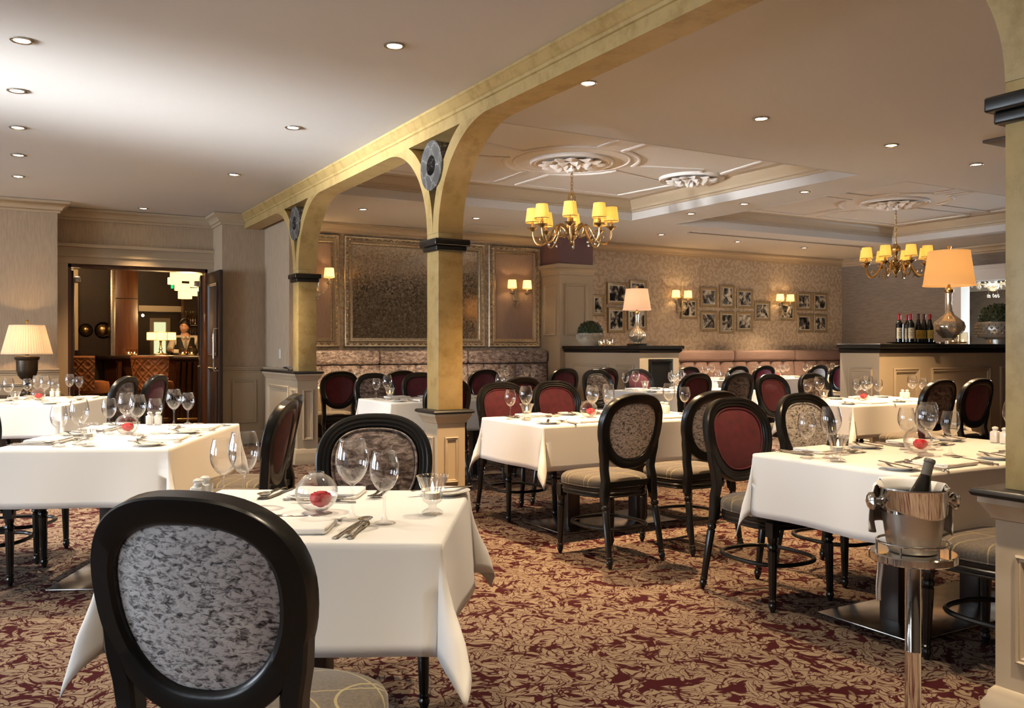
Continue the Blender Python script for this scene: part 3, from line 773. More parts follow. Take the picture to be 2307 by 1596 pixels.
def chandelier(label, x, y, zs, ztop, R, vase, a0, e):
    """zs: height of the shade bottoms"""
    t = thing('chandelier', label, 'chandelier', (x, y, zs))
    m = MB(); prof = [(0.0,-0.26),(0.012,-0.25),(0.022,-0.235),(0.012,-0.215),(0.02,-0.205),(0.035,-0.185),(0.05,-0.165),(0.055,-0.15),(0.04,-0.135),(0.06,-0.12),(0.075,-0.10),(0.06,-0.085),(0.04,-0.07),(0.03,-0.04),(0.045,-0.02),(0.022,0.0),(0.016,0.03)]
    if vase: prof += [(0.03,0.06),(0.05,0.09),(0.062,0.13),(0.055,0.165),(0.03,0.19),(0.016,0.2),(0.012,0.23),(0.02,0.245),(0.0,0.25)]
    else: prof += [(0.014,0.10),(0.024,0.13),(0.016,0.16),(0.012,0.19),(0.0,0.195)]
    m.lathe(prof, 20, flute=10, fl=0.04); m.build('stem', M['brass'], t)
    zc = 0.25 if vase else 0.195
    m = MB(); z = zc
    if not vase:
        m.tube([(0.045*math.cos(a), 0, z+0.06+0.06*math.sin(a)) for a in [2*PI*i/20 for i in range(20)]], 0.006, 6, True)
        m.tube([(0, 0.03*math.cos(a), z+0.055+0.05*math.sin(a)) for a in [2*PI*i/20 for i in range(20)]], 0.006, 6, True); z += 0.115
    k = 0
    while z < ztop-zs-0.09:
        ca = (k % 2)
        m.tube([((0.013*math.cos(a))*(1-ca), (0.013*math.cos(a))*ca, z+0.022+0.027*math.sin(a)) for a in [2*PI*i/14 for i in range(14)]], 0.004, 5, True)
        z += 0.040; k += 1
    m.build('chain', M['brass'], t)
    MB().lathe([(0.004,z-zs*0-0.0),(0.012,z+0.01),(0.018,z+0.03),(0.04,z+0.05),(0.045,ztop-zs-0.0)], 18).build('ceiling_cup', M['brass'], t)
    shade = pleated(MB(), 0.078, 0.060, 0.0, 0.15).mesh('lamp_shade'); shade.materials.append(M['shade_y'])
    hem = MB(); hem.lathe([(0.0785,0.004),(0.080,0.0),(0.0785,-0.004)], 40, caps=False); hem = hem.mesh('shade_hem'); hem.materials.append(M['brass'])
    arm = MB()
    pts = bez((0.05,0,-0.12),(0.10,0,-0.02),(0.16,0,-0.01),(0.20,0,-0.09)) + bez((0.20,0,-0.09),(0.25,0,-0.21),(0.31,0,-0.27),(0.36,0,-0.235))[1:] + bez((0.36,0,-0.235),(0.40,0,-0.20),(0.41,0,-0.14),(0.41,0,-0.09))[1:]
    s = R/0.41; pts = [(p[0]*s, p[1], p[2]) for p in pts]
    arm.tube(pts, [0.012-0.004*i/len(pts) for i in range(len(pts))], 8)
    arm.tube(bez((0.13*s,0,-0.035),(0.19*s,0,0.0),(0.20*s,0,-0.14),(0.13*s,0,-0.15)), 0.007, 6)
    arm.tube(bez((0.13*s,0,-0.15),(0.10*s,0,-0.17),(0.09*s,0,-0.13),(0.115*s,0,-0.125)), 0.006, 6)
    arm.tube(bez((0.27*s,0,-0.2),(0.30*s,0,-0.13),(0.35*s,0,-0.15),(0.33*s,0,-0.19)), 0.005, 6)
    arm = arm.mesh('arm'); arm.materials.append(M['brass'])
    pan = MB().lathe([(0.0,-0.10),(0.016,-0.095),(0.03,-0.082),(0.058,-0.062),(0.060,-0.056),(0.02,-0.06),(0.016,-0.05),(0.020,-0.035),(0.014,-0.02),(0.018,-0.012),(0.012,-0.005),(0.011,0.03),(0.0,0.031)], 18).mesh('candle_pan'); pan.materials.append(M['brass'])
    drop = MB(); drop.sphere((0.24*s,0,-0.235), 0.011, 8, 6, (1,1,1.6)); drop = drop.mesh('drop'); drop.materials.append(M['pewter'])
    bulb = MB().lathe([(0,0.03),(0.012,0.04),(0.017,0.06),(0.010,0.085),(0,0.10)], 10).mesh('bulb'); bulb.materials.append(M['gaslamp'])
    for k in range(8):
        a = a0+2*PI*k/8
        def put(nm, me, off=None):
            o = bpy.data.objects.new(nm, me); C.objects.link(o); o.parent = t; o.rotation_euler = (0,0,a)
            if off: o.location = (math.cos(a)*off, math.sin(a)*off, 0)
            return o
        put('arm', arm); put('drop', drop); pn = put('candle_pan', pan, R); sh = put('lamp_shade', shade, R)
        for nm, me in (('shade_hem', hem), ('bulb', bulb)):
            o = bpy.data.objects.new(nm, me); C.objects.link(o); o.parent = sh
        point('bulb_lamp', (math.cos(a)*R, math.sin(a)*R, 0.07), e, (1.0,0.62,0.28), 0.012, t)
    return t
chandelier('brass chandelier of eight gold pleated shades hanging from the first coffer', 5.30, 7.90, 2.60, 3.215, 0.42, False, 0.15, 32)
chandelier('brass chandelier with turned vase stem and eight cream shades near the grey wall', 10.63, 7.90, 2.475, 3.215, 0.41, True, 0.32, 40)

def sconce(label, x, Y, z, e=10):
    t = thing('wall_sconce', label, 'wall light', (x, Y, z))
    m = MB(); m.lathe([(0,-0.22),(0.01,-0.215),(0.018,-0.195),(0.012,-0.18),(0.03,-0.16),(0.042,-0.135),(0.035,-0.115),(0.045,-0.10),(0.03,-0.07),(0.022,-0.02),(0.03,0.01),(0.02,0.05),(0.028,0.075),(0.01,0.10),(0,0.105)], 16, (0,-0.035,0), flute=8, fl=0.08)
    m.box(-0.012,0.012,-0.03,0.0,-0.15,0.05); m.build('back_plate', M['pewter'], t)
    for s in (-1, 1):
        a = MB(); a.tube(bez((0,-0.04,-0.11),(s*0.03,-0.12,-0.17),(s*0.10,-0.14,-0.10),(s*0.085,-0.13,-0.09))+bez((s*0.085,-0.13,-0.09),(s*0.12,-0.13,-0.11),(s*0.135,-0.13,-0.05),(s*0.135,-0.13,0.0))[1:], 0.008, 7)
        a.tube(bez((s*0.03,-0.08,-0.13),(s*0.05,-0.10,-0.18),(s*0.09,-0.11,-0.17),(s*0.08,-0.11,-0.13)), 0.005, 6)
        ar = a.build('arm', M['pewter'], t)
        c = (s*0.135, -0.13, 0)
        MB().lathe([(0,-0.012),(0.012,-0.01),(0.042,0.012),(0.044,0.016),(0.012,0.012),(0.018,0.03),(0.02,0.045),(0.011,0.06),(0.011,0.09),(0,0.091)], 16, c).build('candle_pan', M['pewter'], t)
        sh = pleated(MB(), 0.072, 0.060, 0.085, 0.215, 30).build('lamp_shade', M['shade_s'], t, loc=(c[0], c[1], 0))
        MB().lathe([(0.073,0.09),(0.0742,0.086),(0.073,0.082)], 30, caps=False).build('shade_hem', M['brass'], sh)
        MB().lathe([(0,0.09),(0.012,0.10),(0.016,0.12),(0.010,0.145),(0,0.155)], 10).build('bulb', M['gaslamp'], sh)
        point('sconce_lamp', (c[0], c[1], 0.14), e, (1.0,0.62,0.27), 0.012, t)
    return t

def table_lamp(name, label, x, y, z, kind, shade, r0, r1, zs0, zs1, e, col, plate=True):
    t = thing(name, label, 'lamp', (x, y, z))
    if kind == 'urn':
        MB().box(-0.075,0.075,-0.075,0.075,0,0.03).build('foot', M['urn'], t, bevel=0.005)
        MB().lathe([(0.07,0.03),(0.07,0.045),(0.055,0.055),(0.05,0.065),(0.03,0.085),(0.022,0.12),(0.036,0.135),(0.036,0.145),(0.022,0.155),(0.03,0.17),(0.07,0.195),(0.098,0.235),(0.110,0.29),(0.113,0.40),(0.127,0.415),(0.130,0.44),(0.118,0.452),(0.02,0.458),(0.02,0.48),(0,0.481)], 32).build('urn_body', M['urn'], t)
        MB().lathe([(0.0,zs1+0.075),(0.012,zs1+0.07),(0.019,zs1+0.052),(0.012,zs1+0.036),(0.006,zs1+0.02),(0.006,zs1-0.06),(0.0,zs1-0.06)], 14).build('finial', M['brass'], t)
        zb = 0.48
    else:
        s = zs0/0.505
        if plate: MB().box(-0.10*s,0.10*s,-0.10*s,0.10*s,0,0.03*s).build('foot', M['black'], t, bevel=0.004)
        MB().lathe([(0.055*s,0.03*s),(0.05*s,0.05*s),(0.08*s,0.075*s),(0.118*s,0.115*s),(0.128*s,0.15*s),(0.115*s,0.19*s),(0.075*s,0.225*s),(0.04*s,0.255*s),(0.028*s,0.29*s),(0.024*s,0.36*s),(0.028*s,0.44*s),(0.022*s,0.445*s)], 40, flute=12, fl=0.035).build('glass_body', M['mercury'], t)
        MB().lathe([(0.02*s,0.44*s),(0.036*s,0.45*s),(0.038*s,0.47*s),(0.02*s,0.485*s),(0.012*s,0.5*s),(0.012*s,0.56*s),(0,0.56*s)], 18).build('collar', M['brass'], t)
        MB().lathe([(0,zs1+0.05*s),(0.021*s,zs1+0.05*s),(0.018*s,zs1+0.04*s),(0.006*s,zs1+0.01*s),(0.006*s,zs1-0.03),(0,zs1-0.03)], 12).build('finial', M['brass'], t)
        zb = 0.5*s
    m = MB()
    if kind == 'urn': pleated(m, r0, r1, zs0, zs1, 56, 0.012, 6)
    else: m.lathe([(r0,zs0),(r0*0.985,zs0+0.012),(r1*1.01,zs1-0.012),(r1,zs1)], 56, caps=False)
    sh = m.build('lamp_shade', shade, t)
    b = MB()
    for r, zz in ((r0, zs0), (r1, zs1)): b.lathe([(r*1.003,zz-0.003),(r*1.006,zz+0.004),(r*1.003,zz+0.011)], 56, caps=False)
    b.build('shade_binding', shade, sh)
    bu = MB().lathe([(0,0),(0.015,0.01),(0.028,0.045),(0.02,0.075),(0,0.085)], 12).build('bulb', M['gaslamp'], t, loc=(0,0,(zs0+zs1)/2-0.05))
    h = MB(); h.tube([(0,0,zb-0.02),(0,0,(zs0+zs1)/2-0.04)], 0.008, 8); 
    for k in range(3):
        a = 2*PI*k/3; h.tube([(0,0,zs1-0.02),(r1*math.cos(a),r1*math.sin(a),zs1-0.012)], 0.002, 5)
    h.tube([(0,0,(zs0+zs1)/2-0.05),(0.03,0,(zs0+zs1)/2-0.03),(0.035,0,(zs0+zs1)/2+0.05),(0,0,zs1-0.02)], 0.003, 5)
    h.build('shade_harp', M['brass'], t)
    point('table_lamp_bulb', (0,0,(zs0+zs1)/2), e, col, 0.03, t)
    return t

# ------------------------------------------------------------------ far wall: mirror, framed silk panels, benches
def relief_frame(mb, fn, a0, a1, b0, b1, w, n_per=0.085):
    prof = [(0,0),(0,0.02),(0.012,0.035),(0.02,0.03),(w*0.6,0.028),(w*0.68,0.045),(w*0.8,0.04),(w*0.86,0.02),(w,0.016),(w,0)]
    frame_rings(mb, fn, a0, a1, b0, b1, prof)
    def leafblob(ca, cb, da, db):
        # small acanthus lobe: three flattened lens shapes
        for k in (-1, 0, 1):
            L = 0.036 if k else 0.046; off = 0.020*k
            def pt(u, v):
                q = (v-0.5)*2; ww = 0.011*math.cos(q*PI/2)*u
                al = off*(0.4+0.9*v)+ww; be = (v-0.5)*L
                return fn(ca+da[0]*al+db[0]*be, cb+da[1]*al+db[1]*be, 0.030+0.016*math.cos(q*PI/2)*(1-abs(u)))
            mb.grid(pt, [-1,0,1], [0,0.33,0.66,1])
    mid = w*0.36
    na = max(1, round((a1-a0-2*w)/n_per)); nb = max(1, round((b1-b0-2*w)/n_per))
    for i in range(na+1):
        a = a0+w*0.5+(a1-a0-w)*i/na
        leafblob(a, b0+mid, (1,0), (0,1)); leafblob(a, b1-mid, (1,0), (0,-1))
    for i in range(1, nb):
        b = b0+w*0.5+(b1-b0-w)*i/nb
        leafblob(a0+mid, b, (0,1), (1,0)); leafblob(a1-mid, b, (0,1), (-1,0))
fw = wy(11.998)
def framed(name, label, cat, a0, a1, b0, b1, w, fill, fname, seams=()):
    t = thing(name, label, cat, (0,0,0))
    m = MB(); relief_frame(m, fw, a0, a1, b0, b1, w); m.build('carved_frame', M['silver_frame'], t, fix=False)
    MB().box(a0+w*0.9, a1-w*0.9, 11.982, 11.997, b0+w*0.9, b1-w*0.9).build(fname, fill, t, smooth=False)
    if seams:
        m = MB()
        for s in seams: m.box(*s)
        m.build('pane_seam', M['seam'], t, smooth=False)
    return t
za, zb = 1.265, 2.84
MX0, MX1 = 4.19, 6.44
sm = []
for k in range(1, 6):
    x = MX0+0.12+(MX1-MX0-0.24)*k/6; sm.append((x-0.002, x+0.002, 11.979, 11.983, za+0.12, zb-0.12))
z = za+0.12+(zb-za-0.24)*0.335; sm.append((MX0+0.12, MX1-0.12, 11.979, 11.983, z-0.002, z+0.002))
framed('wall_mirror', 'huge antiqued mirror in carved silver frame above the crushed velvet bench', 'mirror', MX0, MX1, za, zb, 0.13, M['mirror'], 'mirror_glass', sm)
framed('framed_wall_panel', 'silk panel in carved silver frame with sconce, between mirror and plum pier', 'wall panel', 6.50, 7.42, za, zb, 0.13, M['panel_fabric'], 'silk_panel')
framed('framed_wall_panel', 'silk panel in carved silver frame partly hidden by the far gold pillar', 'wall panel', 3.22, 4.13, za, zb, 0.13, M['panel_fabric'], 'silk_panel')
sconce('twin-shade sconce on the silk panel beside the plum pier', 6.98, 11.98, 2.09)
sconce('twin-shade sconce on the silk panel half hidden by the far gold pillar', 3.80, 11.98, 2.14)
# plum and cream pier
t = thing('pier', 'square pier, plum above and cream panelled below, behind the planter counter', 'pier', (0,0,0), kind='structure')
MB().box(7.46,8.08,11.45,12.0,2.55,3.0).build('plum_top', M['purple'], t, smooth=False)
m = MB()
def rb(e, z): return [(7.46-e,11.45-e,z),(8.08+e,11.45-e,z),(8.08+e,12.0,z),(7.46-e,12.0,z)]
m.rings([rb(e,z) for e,z in ((0.0,0),(0.0,2.38),(0.012,2.39),(0.014,2.42),(0.05,2.49),(0.06,2.495),(0.06,2.55),(0,2.552))]); m.build('pier_body', M['trim'], t)
m = MB(); frame_rings(m, wy(11.45), 7.56, 7.98, 1.45, 2.25, PANEL); frame_rings(m, lambda a,b,d:(7.46-d,a,b), 11.55, 11.9, 1.45, 2.25, PANEL); m.build('panel_moulding', M['trim'], t)
def px_sconce(px, py, lab): 
    x, z = atY(px, py, 11.98); sconce(lab, x, 11.998, z-0.15)
px_sconce(1527, 664, 'twin-shade sconce on the damask wall beside the blush lamp')
px_sconce(1759, 672, 'twin-shade sconce on the damask wall between two single photographs')
# photographs on the damask wall
PICS = [((1335,664,1364,712),'framed photograph half hidden by the cream pier'), ((1368,636,1416,686),'framed photograph above and behind the blush lampshade, pier side'),
 ((1419,631,1459,690),'framed photograph mostly hidden by the blush lampshade'), ((1370,693,1410,750),'framed photograph below the blush lampshade, pier side'),
 ((1414,695,1459,744),'framed photograph behind the neck of the blush lamp'), ((1534,672,1573,719),'pale glare-covered framed photograph directly below a sconce arm'),
 ((1579,647,1617,692),'framed photograph, upper row of six, first from the blush lamp'), ((1623,642,1656,694),'framed photograph, upper row of six, tall one in the middle'),
 ((1661,651,1698,695),'framed photograph, upper row of six, third from the blush lamp'), ((1579,701,1617,747),'framed photograph, lower row of six, first from the blush lamp'),
 ((1623,702,1656,752),'framed photograph, lower row of six, tall one in the middle'), ((1661,703,1697,747),'framed photograph with green window reflection, lower row of six'),
 ((1701,679,1737,723),'single framed photograph on the lamp side of the last sconce'), ((1757,681,1792,723),'single framed photograph behind the arm of the last sconce'),
 ((1797,658,1830,700),'framed photograph, group of four, upper one beside the sconce'), ((1834,660,1865,701),'framed photograph, group of four, upper one beside the corner'),
 ((1797,708,1830,749),'framed photograph, group of four, lower one beside the sconce'), ((1834,709,1865,749),'framed photograph, group of four, lower one beside the corner')]
pf = [(0,0),(0,0.02),(0.008,0.032),(0.018,0.030),(0.036,0.022),(0.045,0.018),(0.045,0.0)]
for i, ((x0,y0,x1,y1), lab) in enumerate(PICS):
    X0, Z1 = atY(x0, y0, 11.97); X1, Z1b = atY(x1, y0, 11.97); _, Z0 = atY(x0, y1, 11.97)
    cx, cz = (X0+X1)/2, (Z0+(Z1+Z1b)/2)/2; w, h = (X1-X0)/2*0.98, (Z1-Z0)/2
    t = thing('photo_frame', lab, 'picture frame', (cx, 11.998, cz), 0, 'framed photographs on the damask wall')
    f0 = lambda a, b, d: (a, -d, b)
    m = MB(); frame_rings(m, f0, -w, w, -h, h, pf); m.build('frame', M['picframe'], t)
    MB().box(-w+0.04, w-0.04, -0.012, -0.002, -h+0.04, h-0.04).build('mount', M['mount'], t, smooth=False)
    MB().box(-w+0.058, w-0.058, -0.015, -0.011, -h+0.06, h-0.06).build('photograph', photo_mat('photo_print_%d' % i, i+1), t, smooth=False)

# benches along the far wall
def bench(name, label, x0, x1, mat, tuft, zt):
    t = thing(name, label, 'bench', (0,0,0))
    n = max(1, round((x1-x0)/1.6))
    for k in range(n):
        a = x0+(x1-x0)*k/n+0.004; b = x0+(x1-x0)*(k+1)/n-0.004
        MB().box(a, b, 11.74, 11.98, zt-0.20, zt).build('head_roll', mat, t, bevel=0.05, seg=4)
        m = MB(); nt_ = max(2, round((b-a)/0.30))
        for q in range(nt_):
            u0 = a+(b-a)*q/nt_; u1 = a+(b-a)*(q+1)/nt_
            def fn(u, v):
                bul = 0.045*(math.sin(PI*u)**0.5 if 0 < u < 1 else 0)
                return (u0+(u1-u0)*u, 11.80-bul-0.06*(1-v), 0.46+(zt-0.21-0.46)*v)
            m.grid(fn, [i/8 for i in range(9)], [j/6 for j in range(7)])
        m.build('back_cushion', mat, t)
        MB().box(a, b, 11.28, 11.85, 0.34, 0.47).build('seat_cushion', mat, t, bevel=0.035, seg=4)
    MB().box(x0, x1, 11.36, 11.98, 0, 0.34).build('bench_base', M['dkwood'], t, smooth=False)
    return t
bench('velvet_bench', 'crushed mauve velvet bench running along the mirror wall', 3.25, 7.44, M['bench_velvet'], True, 1.22)
bench('upholstered_bench', 'plain mauve fabric bench under the photographs on the damask wall', 8.32, 14.46, M['mauve'], False, 1.215)

# ------------------------------------------------------------------ counters
def counter(name, label, x0, x1, y0, y1, h, front, side=None):
    t = thing(name, label, 'counter', (0,0,0))
    MB().box(x0, x1, y0, y1, 0, h-0.085).build('body', M['trim'], t, smooth=False)
    m = MB()
    def rb(e, z): return [(x0-e,y0-e,z),(x1+e,y0-e,z),(x1+e,y1,z),(x0-e,y1,z)]
    m.rings([rb(e,z) for e,z in ((0,h-0.10),(0.012,h-0.098),(0.03,h-0.075),(0.035,h-0.06),(0.028,h-0.052),(0.05,h-0.045),(0.055,h-0.04),(0.055,h-0.004),(0.051,h),(0,h))]); m.build('black_top', M['black'], t)
    m = MB()
    for a0, a1 in front: frame_rings(m, wy(y0), a0, a1, 0.24, h-0.26, [(i*1.3,d) for i,d in PANEL])
    for a0, a1 in (side or []): frame_rings(m, lambda a,b,d:(x0-d,a,b), a0, a1, 0.24, h-0.26, PANEL)
    m.rings([rb(e,z) for e,z in ((0,0),(0.02,0),(0.02,0.12),(0.008,0.15),(0,0.15))])
    m.build('panel_moulding', M['trim'], t)
    return t
ct1 = counter('divider_counter', 'cream divider counter with black top, planter and blush lamp, by the pier', 7.55, 8.24, 9.6, 11.44, 1.285, [], [(9.72,10.15),(10.3,11.25)])
m = MB(); frame_rings(m, wy(9.6), 7.70, 8.12, 0.12, 1.10, [(0,0),(0,0.02),(0.03,0.03),(0.05,0.01),(0.05,0)]); m.box(7.745,8.075,9.592,9.602,0.16,1.06); m.build('fireplace_surround', M['black'], ct1)
ct2 = counter('bottle_counter', 'tan panelled counter with black top carrying bottles and the amber lamp', 7.97, 12.2, 6.12, 6.62, 1.297, [(8.19,8.62),(8.82,9.9),(10.1,11.2)], [(6.2,6.5)])
table_lamp('table_lamp', 'mercury-glass table lamp with blush shade on the divider counter', 7.80, 9.98, 1.286, 'gourd', M['shade_p'], 0.20, 0.155, 0.505, 0.79, 2.4, (1.0,0.68,0.42))
table_lamp('table_lamp', 'tall mercury-glass table lamp with amber shade on the bottle counter', *atZ(2138,10.05), 1.298, 'gourd', M['shade_o'], 0.275, 0.22, 0.66, 1.04, 3.2, (1.0,0.62,0.32), plate=False)

def boxwood(name, label, x, y, z, r, ph, mat, pr, seed, foot):
    rnd = random.Random(seed)
    t = thing(name, label, 'plant', (x, y, z))
    m = MB()
    if foot:
        m.lathe([(pr*0.55,0),(pr*0.55,0.05),(pr*0.6,0.06),(pr*0.92,0.075),(pr,0.10),(pr,ph-0.01),(pr*0.97,ph),(pr*0.9,ph-0.01),(pr*0.85,ph-0.05),(0,ph-0.05)], 36)
    else: m.lathe([(pr*0.72,0),(pr*0.80,0.02),(pr*0.96,0.06),(pr,0.09),(pr,ph-0.01),(pr*0.97,ph),(pr*0.9,ph-0.01),(pr*0.85,ph-0.05),(0,ph-0.05)], 36)
    rows = 4
    for j in range(rows):
        for k in range(26):
            a = 2*PI*(k+0.5*(j % 2))/26; zz = 0.10+(ph-0.12)*(j+0.5)/rows
            c = (pr*math.cos(a), pr*math.sin(a), zz)
            m.sphere(c, 0.016, 6, 4, (1,1,0.9))
    m.build('planter', mat, t)
    MB().sphere((0,0,ph+r*0.05), r*0.9, 20, 12, (1,1,0.92)).build('core', M['leaf'], t)
    m = MB()
    for i in range(900):
        a = rnd.uniform(0, 2*PI); zc = rnd.uniform(-0.15, 1); s = math.sqrt(max(0, 1-zc*zc))
        n = Vector((s*math.cos(a), s*math.sin(a), zc)); p = Vector((0,0,ph+r*0.05)) + Vector((n.x, n.y, n.z*0.92))*r*rnd.uniform(0.88, 1.04)
        tt = n.cross(Vector((rnd.uniform(-1,1), rnd.uniform(-1,1), rnd.uniform(-1,1)))).normalized(); u = n.cross(tt).normalized()
        tt = (tt+n*rnd.uniform(-0.2,0.9)).normalized(); L = r*0.11; W = r*0.055
        m.add([p-tt*L*0.3, p+u*W+tt*L*0.3, p+tt*L+n*0.002, p-u*W+tt*L*0.3], [(0,1,2,3)])
    m.build('leaves', M['leaf'], t, fix=False, smooth=False)
    return t
boxwood('potted_boxwood', 'clipped boxwood dome in grey basketweave planter on the divider counter', *atY(1329,780,10.75)[:1], 10.75, 1.286, 0.185, 0.185, M['planter'], 0.195, 3, False)
x2, y2 = atZ(2250, 10.1); boxwood('potted_boxwood', 'clipped boxwood in silvery footed planter on the bottle counter', x2, y2, 1.298, 0.21, 0.25, M['planter_d'], 0.235, 5, True)

def tumbler(label, x, y, z, h=0.10, r=0.042, lit=True, ribs=14):
    t = thing('candle_tumbler', label, 'candle holder', (x, y, z))
    MB().lathe([(0,0.004),(r*0.86,0.004),(r*0.9,0.0),(r,0.02),(r*1.04,h*0.6),(r*0.94,h)], 42, flute=ribs, fl=0.025).build('glass_cup', M['amber'], t)
    MB().lathe([(0,0.007),(r*0.7,0.007),(r*0.7,0.026),(0,0.027)], 18).build('wax', M['wax'], t)
    f = MB().lathe([(0,0.028),(0.005,0.034),(0.0055,0.04),(0,0.055)], 8).build('flame', M['flame'], t)
    return t
for px, yy, lab in ((1355,10.35,'ribbed glass candle tumbler tucked against the basketweave planter'), (1374,10.2,'ribbed glass candle tumbler standing free on the divider counter')):
    tumbler(lab, atY(px, 779, yy)[0], yy, 1.286)
for px, Z, lab in ((2147,10.05,'ribbed candle tumbler in front of the amber lamp base'), (2170,10.14,'ribbed candle tumbler beside the amber lamp, planter side')):
    x, y = atZ(px, Z); tumbler(lab, x, y, 1.298, 0.135, 0.055)
# tray and wine bottles
x, y = atZ(2062, 9.86)
t = thing('serving_tray', 'black oblong tray under the six wine bottles', 'tray', (x, y, 1.298), rad(-30))
m = MB(); m.rings([[(a*sx, b*sy, z) for a, b in ((-1,-1),(1,-1),(1,1),(-1,1))] for sx, sy, z in ((0.20,0.10,0),(0.21,0.11,0.004),(0.255,0.15,0.018),(0.258,0.153,0.022),(0.21,0.112,0.008),(0.2,0.1,0.007))]); m.build('tray_body', M['tray'], t)
def bottle(label, x, y, z, h, kind, foil, lab, rz=0, tilt=None, cat='bottle'):
    t = thing('wine_bottle', label, cat, (x, y, z), rz, 'wine bottles on the counter tray')
    r = 0.038
    if kind == 'bdx': prof = [(0.03,0.0),(r,0.006),(r,0.64*h),(r*0.96,0.68*h),(r*0.7,0.735*h),(0.0155,0.78*h),(0.0145,0.96*h),(0.0165,0.965*h),(0.0165,0.985*h),(0.0145,h),(0,h)]
    else: prof = [(0.032,0.0),(r,0.006),(r,0.50*h),(r*0.94,0.57*h),(r*0.7,0.67*h),(0.018,0.78*h),(0.0145,0.83*h),(0.0145,0.96*h),(0.0165,0.965*h),(0.0165,0.985*h),(0.0145,h),(0,h)]
    MB().lathe(prof, 28).build('glass_body', M['bottle'], t)
    MB().lathe([(0.0155,0.80*h),(0.0157,0.81*h),(0.0152,0.958*h),(0.0172,0.963*h),(0.0172,0.988*h),(0.015,h+0.0008),(0,h+0.001)], 24).build('foil', M[foil], t)
    a0, a1, z0, z1, mt = lab
    m = MB()
    def fn(u, v): a = -PI/2+u; return ((r+0.0006)*math.cos(a), (r+0.0006)*math.sin(a), z0+(z1-z0)*v)
    m.grid(fn, [a0+(a1-a0)*i/12 for i in range(13)], [0,1]); lb = m.build('paper_label', M[mt], t, fix=False)
    m = MB()
    def strip(u0, u1, v0, v1):
        def f2(u, v): a = -PI/2+u; return ((r+0.0011)*math.cos(a), (r+0.0011)*math.sin(a), z0+(z1-z0)*v)
        m.grid(f2, [u0+(u1-u0)*i/6 for i in range(7)], [v0, v1])
    w = (a1-a0)
    strip(-0.10, 0.10, 0.74, 0.86); strip(-0.55, 0.55, 0.53, 0.56); 
    for q in (0.40, 0.34, 0.28): strip(-0.42, 0.42, q, q+0.018)
    m.build('label_print', M['ink'], lb, fix=False)
    return t
BT = [(2026,9.70,'bdx','foil_red','paper',0.10,'first wine bottle on the tray, cream label and red foil'), (2044,9.98,'bdx','foil_red','paper',0.10,'wine bottle standing behind the cream-labelled pair, red foil'),
      (2052,9.66,'bdx','foil_red','paper',0.12,'third wine bottle on the tray, cream label, in front of the hidden one'), (2069,9.72,'bgd','foil_plum','paper_y',0.12,'wine bottle with plum foil and yellow label beside the cream-labelled pair'),
      (2082,9.80,'bgd','foil_plum','paper_y',0.10,'second plum-foil wine bottle with yellow label'), (2095,9.75,'bgd','foil_red','paper_y',0.10,'last wine bottle on the tray, yellow label and red foil, next to the lamp')]
for px, Z, k, fo, lb, a, lab in BT:
    x, y = atZ(px, Z+0.13)
    bottle(lab, x, y, 1.306, 0.325, k, fo, (-0.95,0.95,0.05,0.17 if k == 'bdx' else 0.145,lb), rad(-42))
o = MB().box(-0.04,0.04,-0.03,0.03,0,0.022).build('silver_dish', M['chrome'], None, loc=(*atZ(2118,9.65),1.298), bevel=0.006); tag(o, 'small silver dish between the bottle tray and the tumblers', 'dish')

# air vents
x0, y0 = at(1562, 519, 3.0); x1, y1 = at(1945, 557, 3.0)
t = thing('air_vent', 'long slot air vent in the ceiling before the damask wall', 'vent', (0,0,0))
MB().box(9.0, 13.0, 10.16, 10.26, 2.992, 3.0).build('vent_slot', M['vent'], t, smooth=False)
m = MB().box(8.97,13.03,10.13,10.16,2.99,3.0).box(8.97,13.03,10.26,10.29,2.99,3.0); m.build('vent_frame', M['ceiling'], t, smooth=False)
x, y = at(1085, 514, 3.0); o = MB().box(x-0.3,x+0.3,y-0.3,y+0.3,2.993,3.0).build('access_panel', M['ceiling'], bevel=0.003); tag(o, 'flat square access panel in the ceiling above the mirror', 'panel')
x, y = at(2263, 316, 3.0); o = MB().box(x-0.15,x+0.35,y-0.1,y+0.1,2.975,3.0).build('ceiling_grille', M['vent'], bevel=0.005); tag(o, 'small dark ceiling grille beside the ice bucket pillar', 'vent')
# urn lamp on its cabinet
xl, yl = atY(61, 893, 11.5)[0], 11.5
t = thing('side_cabinet', 'low dark cabinet under the urn lamp', 'cabinet', (xl, yl, 0))
MB().box(-0.35,0.35,-0.2,0.28,0.06,0.68).build('body', M['dkwood'], t, bevel=0.004); MB().box(-0.38,0.38,-0.23,0.30,0.68,0.71).build('top', M['dkwood'], t, bevel=0.006)
for sx in (-0.31,0.31):
    for sy in (-0.17,0.25): MB().box(sx-0.025,sx+0.025,sy-0.025,sy+0.025,0,0.06).build('foot', M['dkwood'], t, smooth=False)
table_lamp('urn_lamp', 'bronze urn table lamp with ivory pleated shade on the dark cabinet', xl, yl, 0.711, 'urn', M['shade_w'], 0.26, 0.182, 0.475, 0.79, 34, (1.0,0.62,0.30))
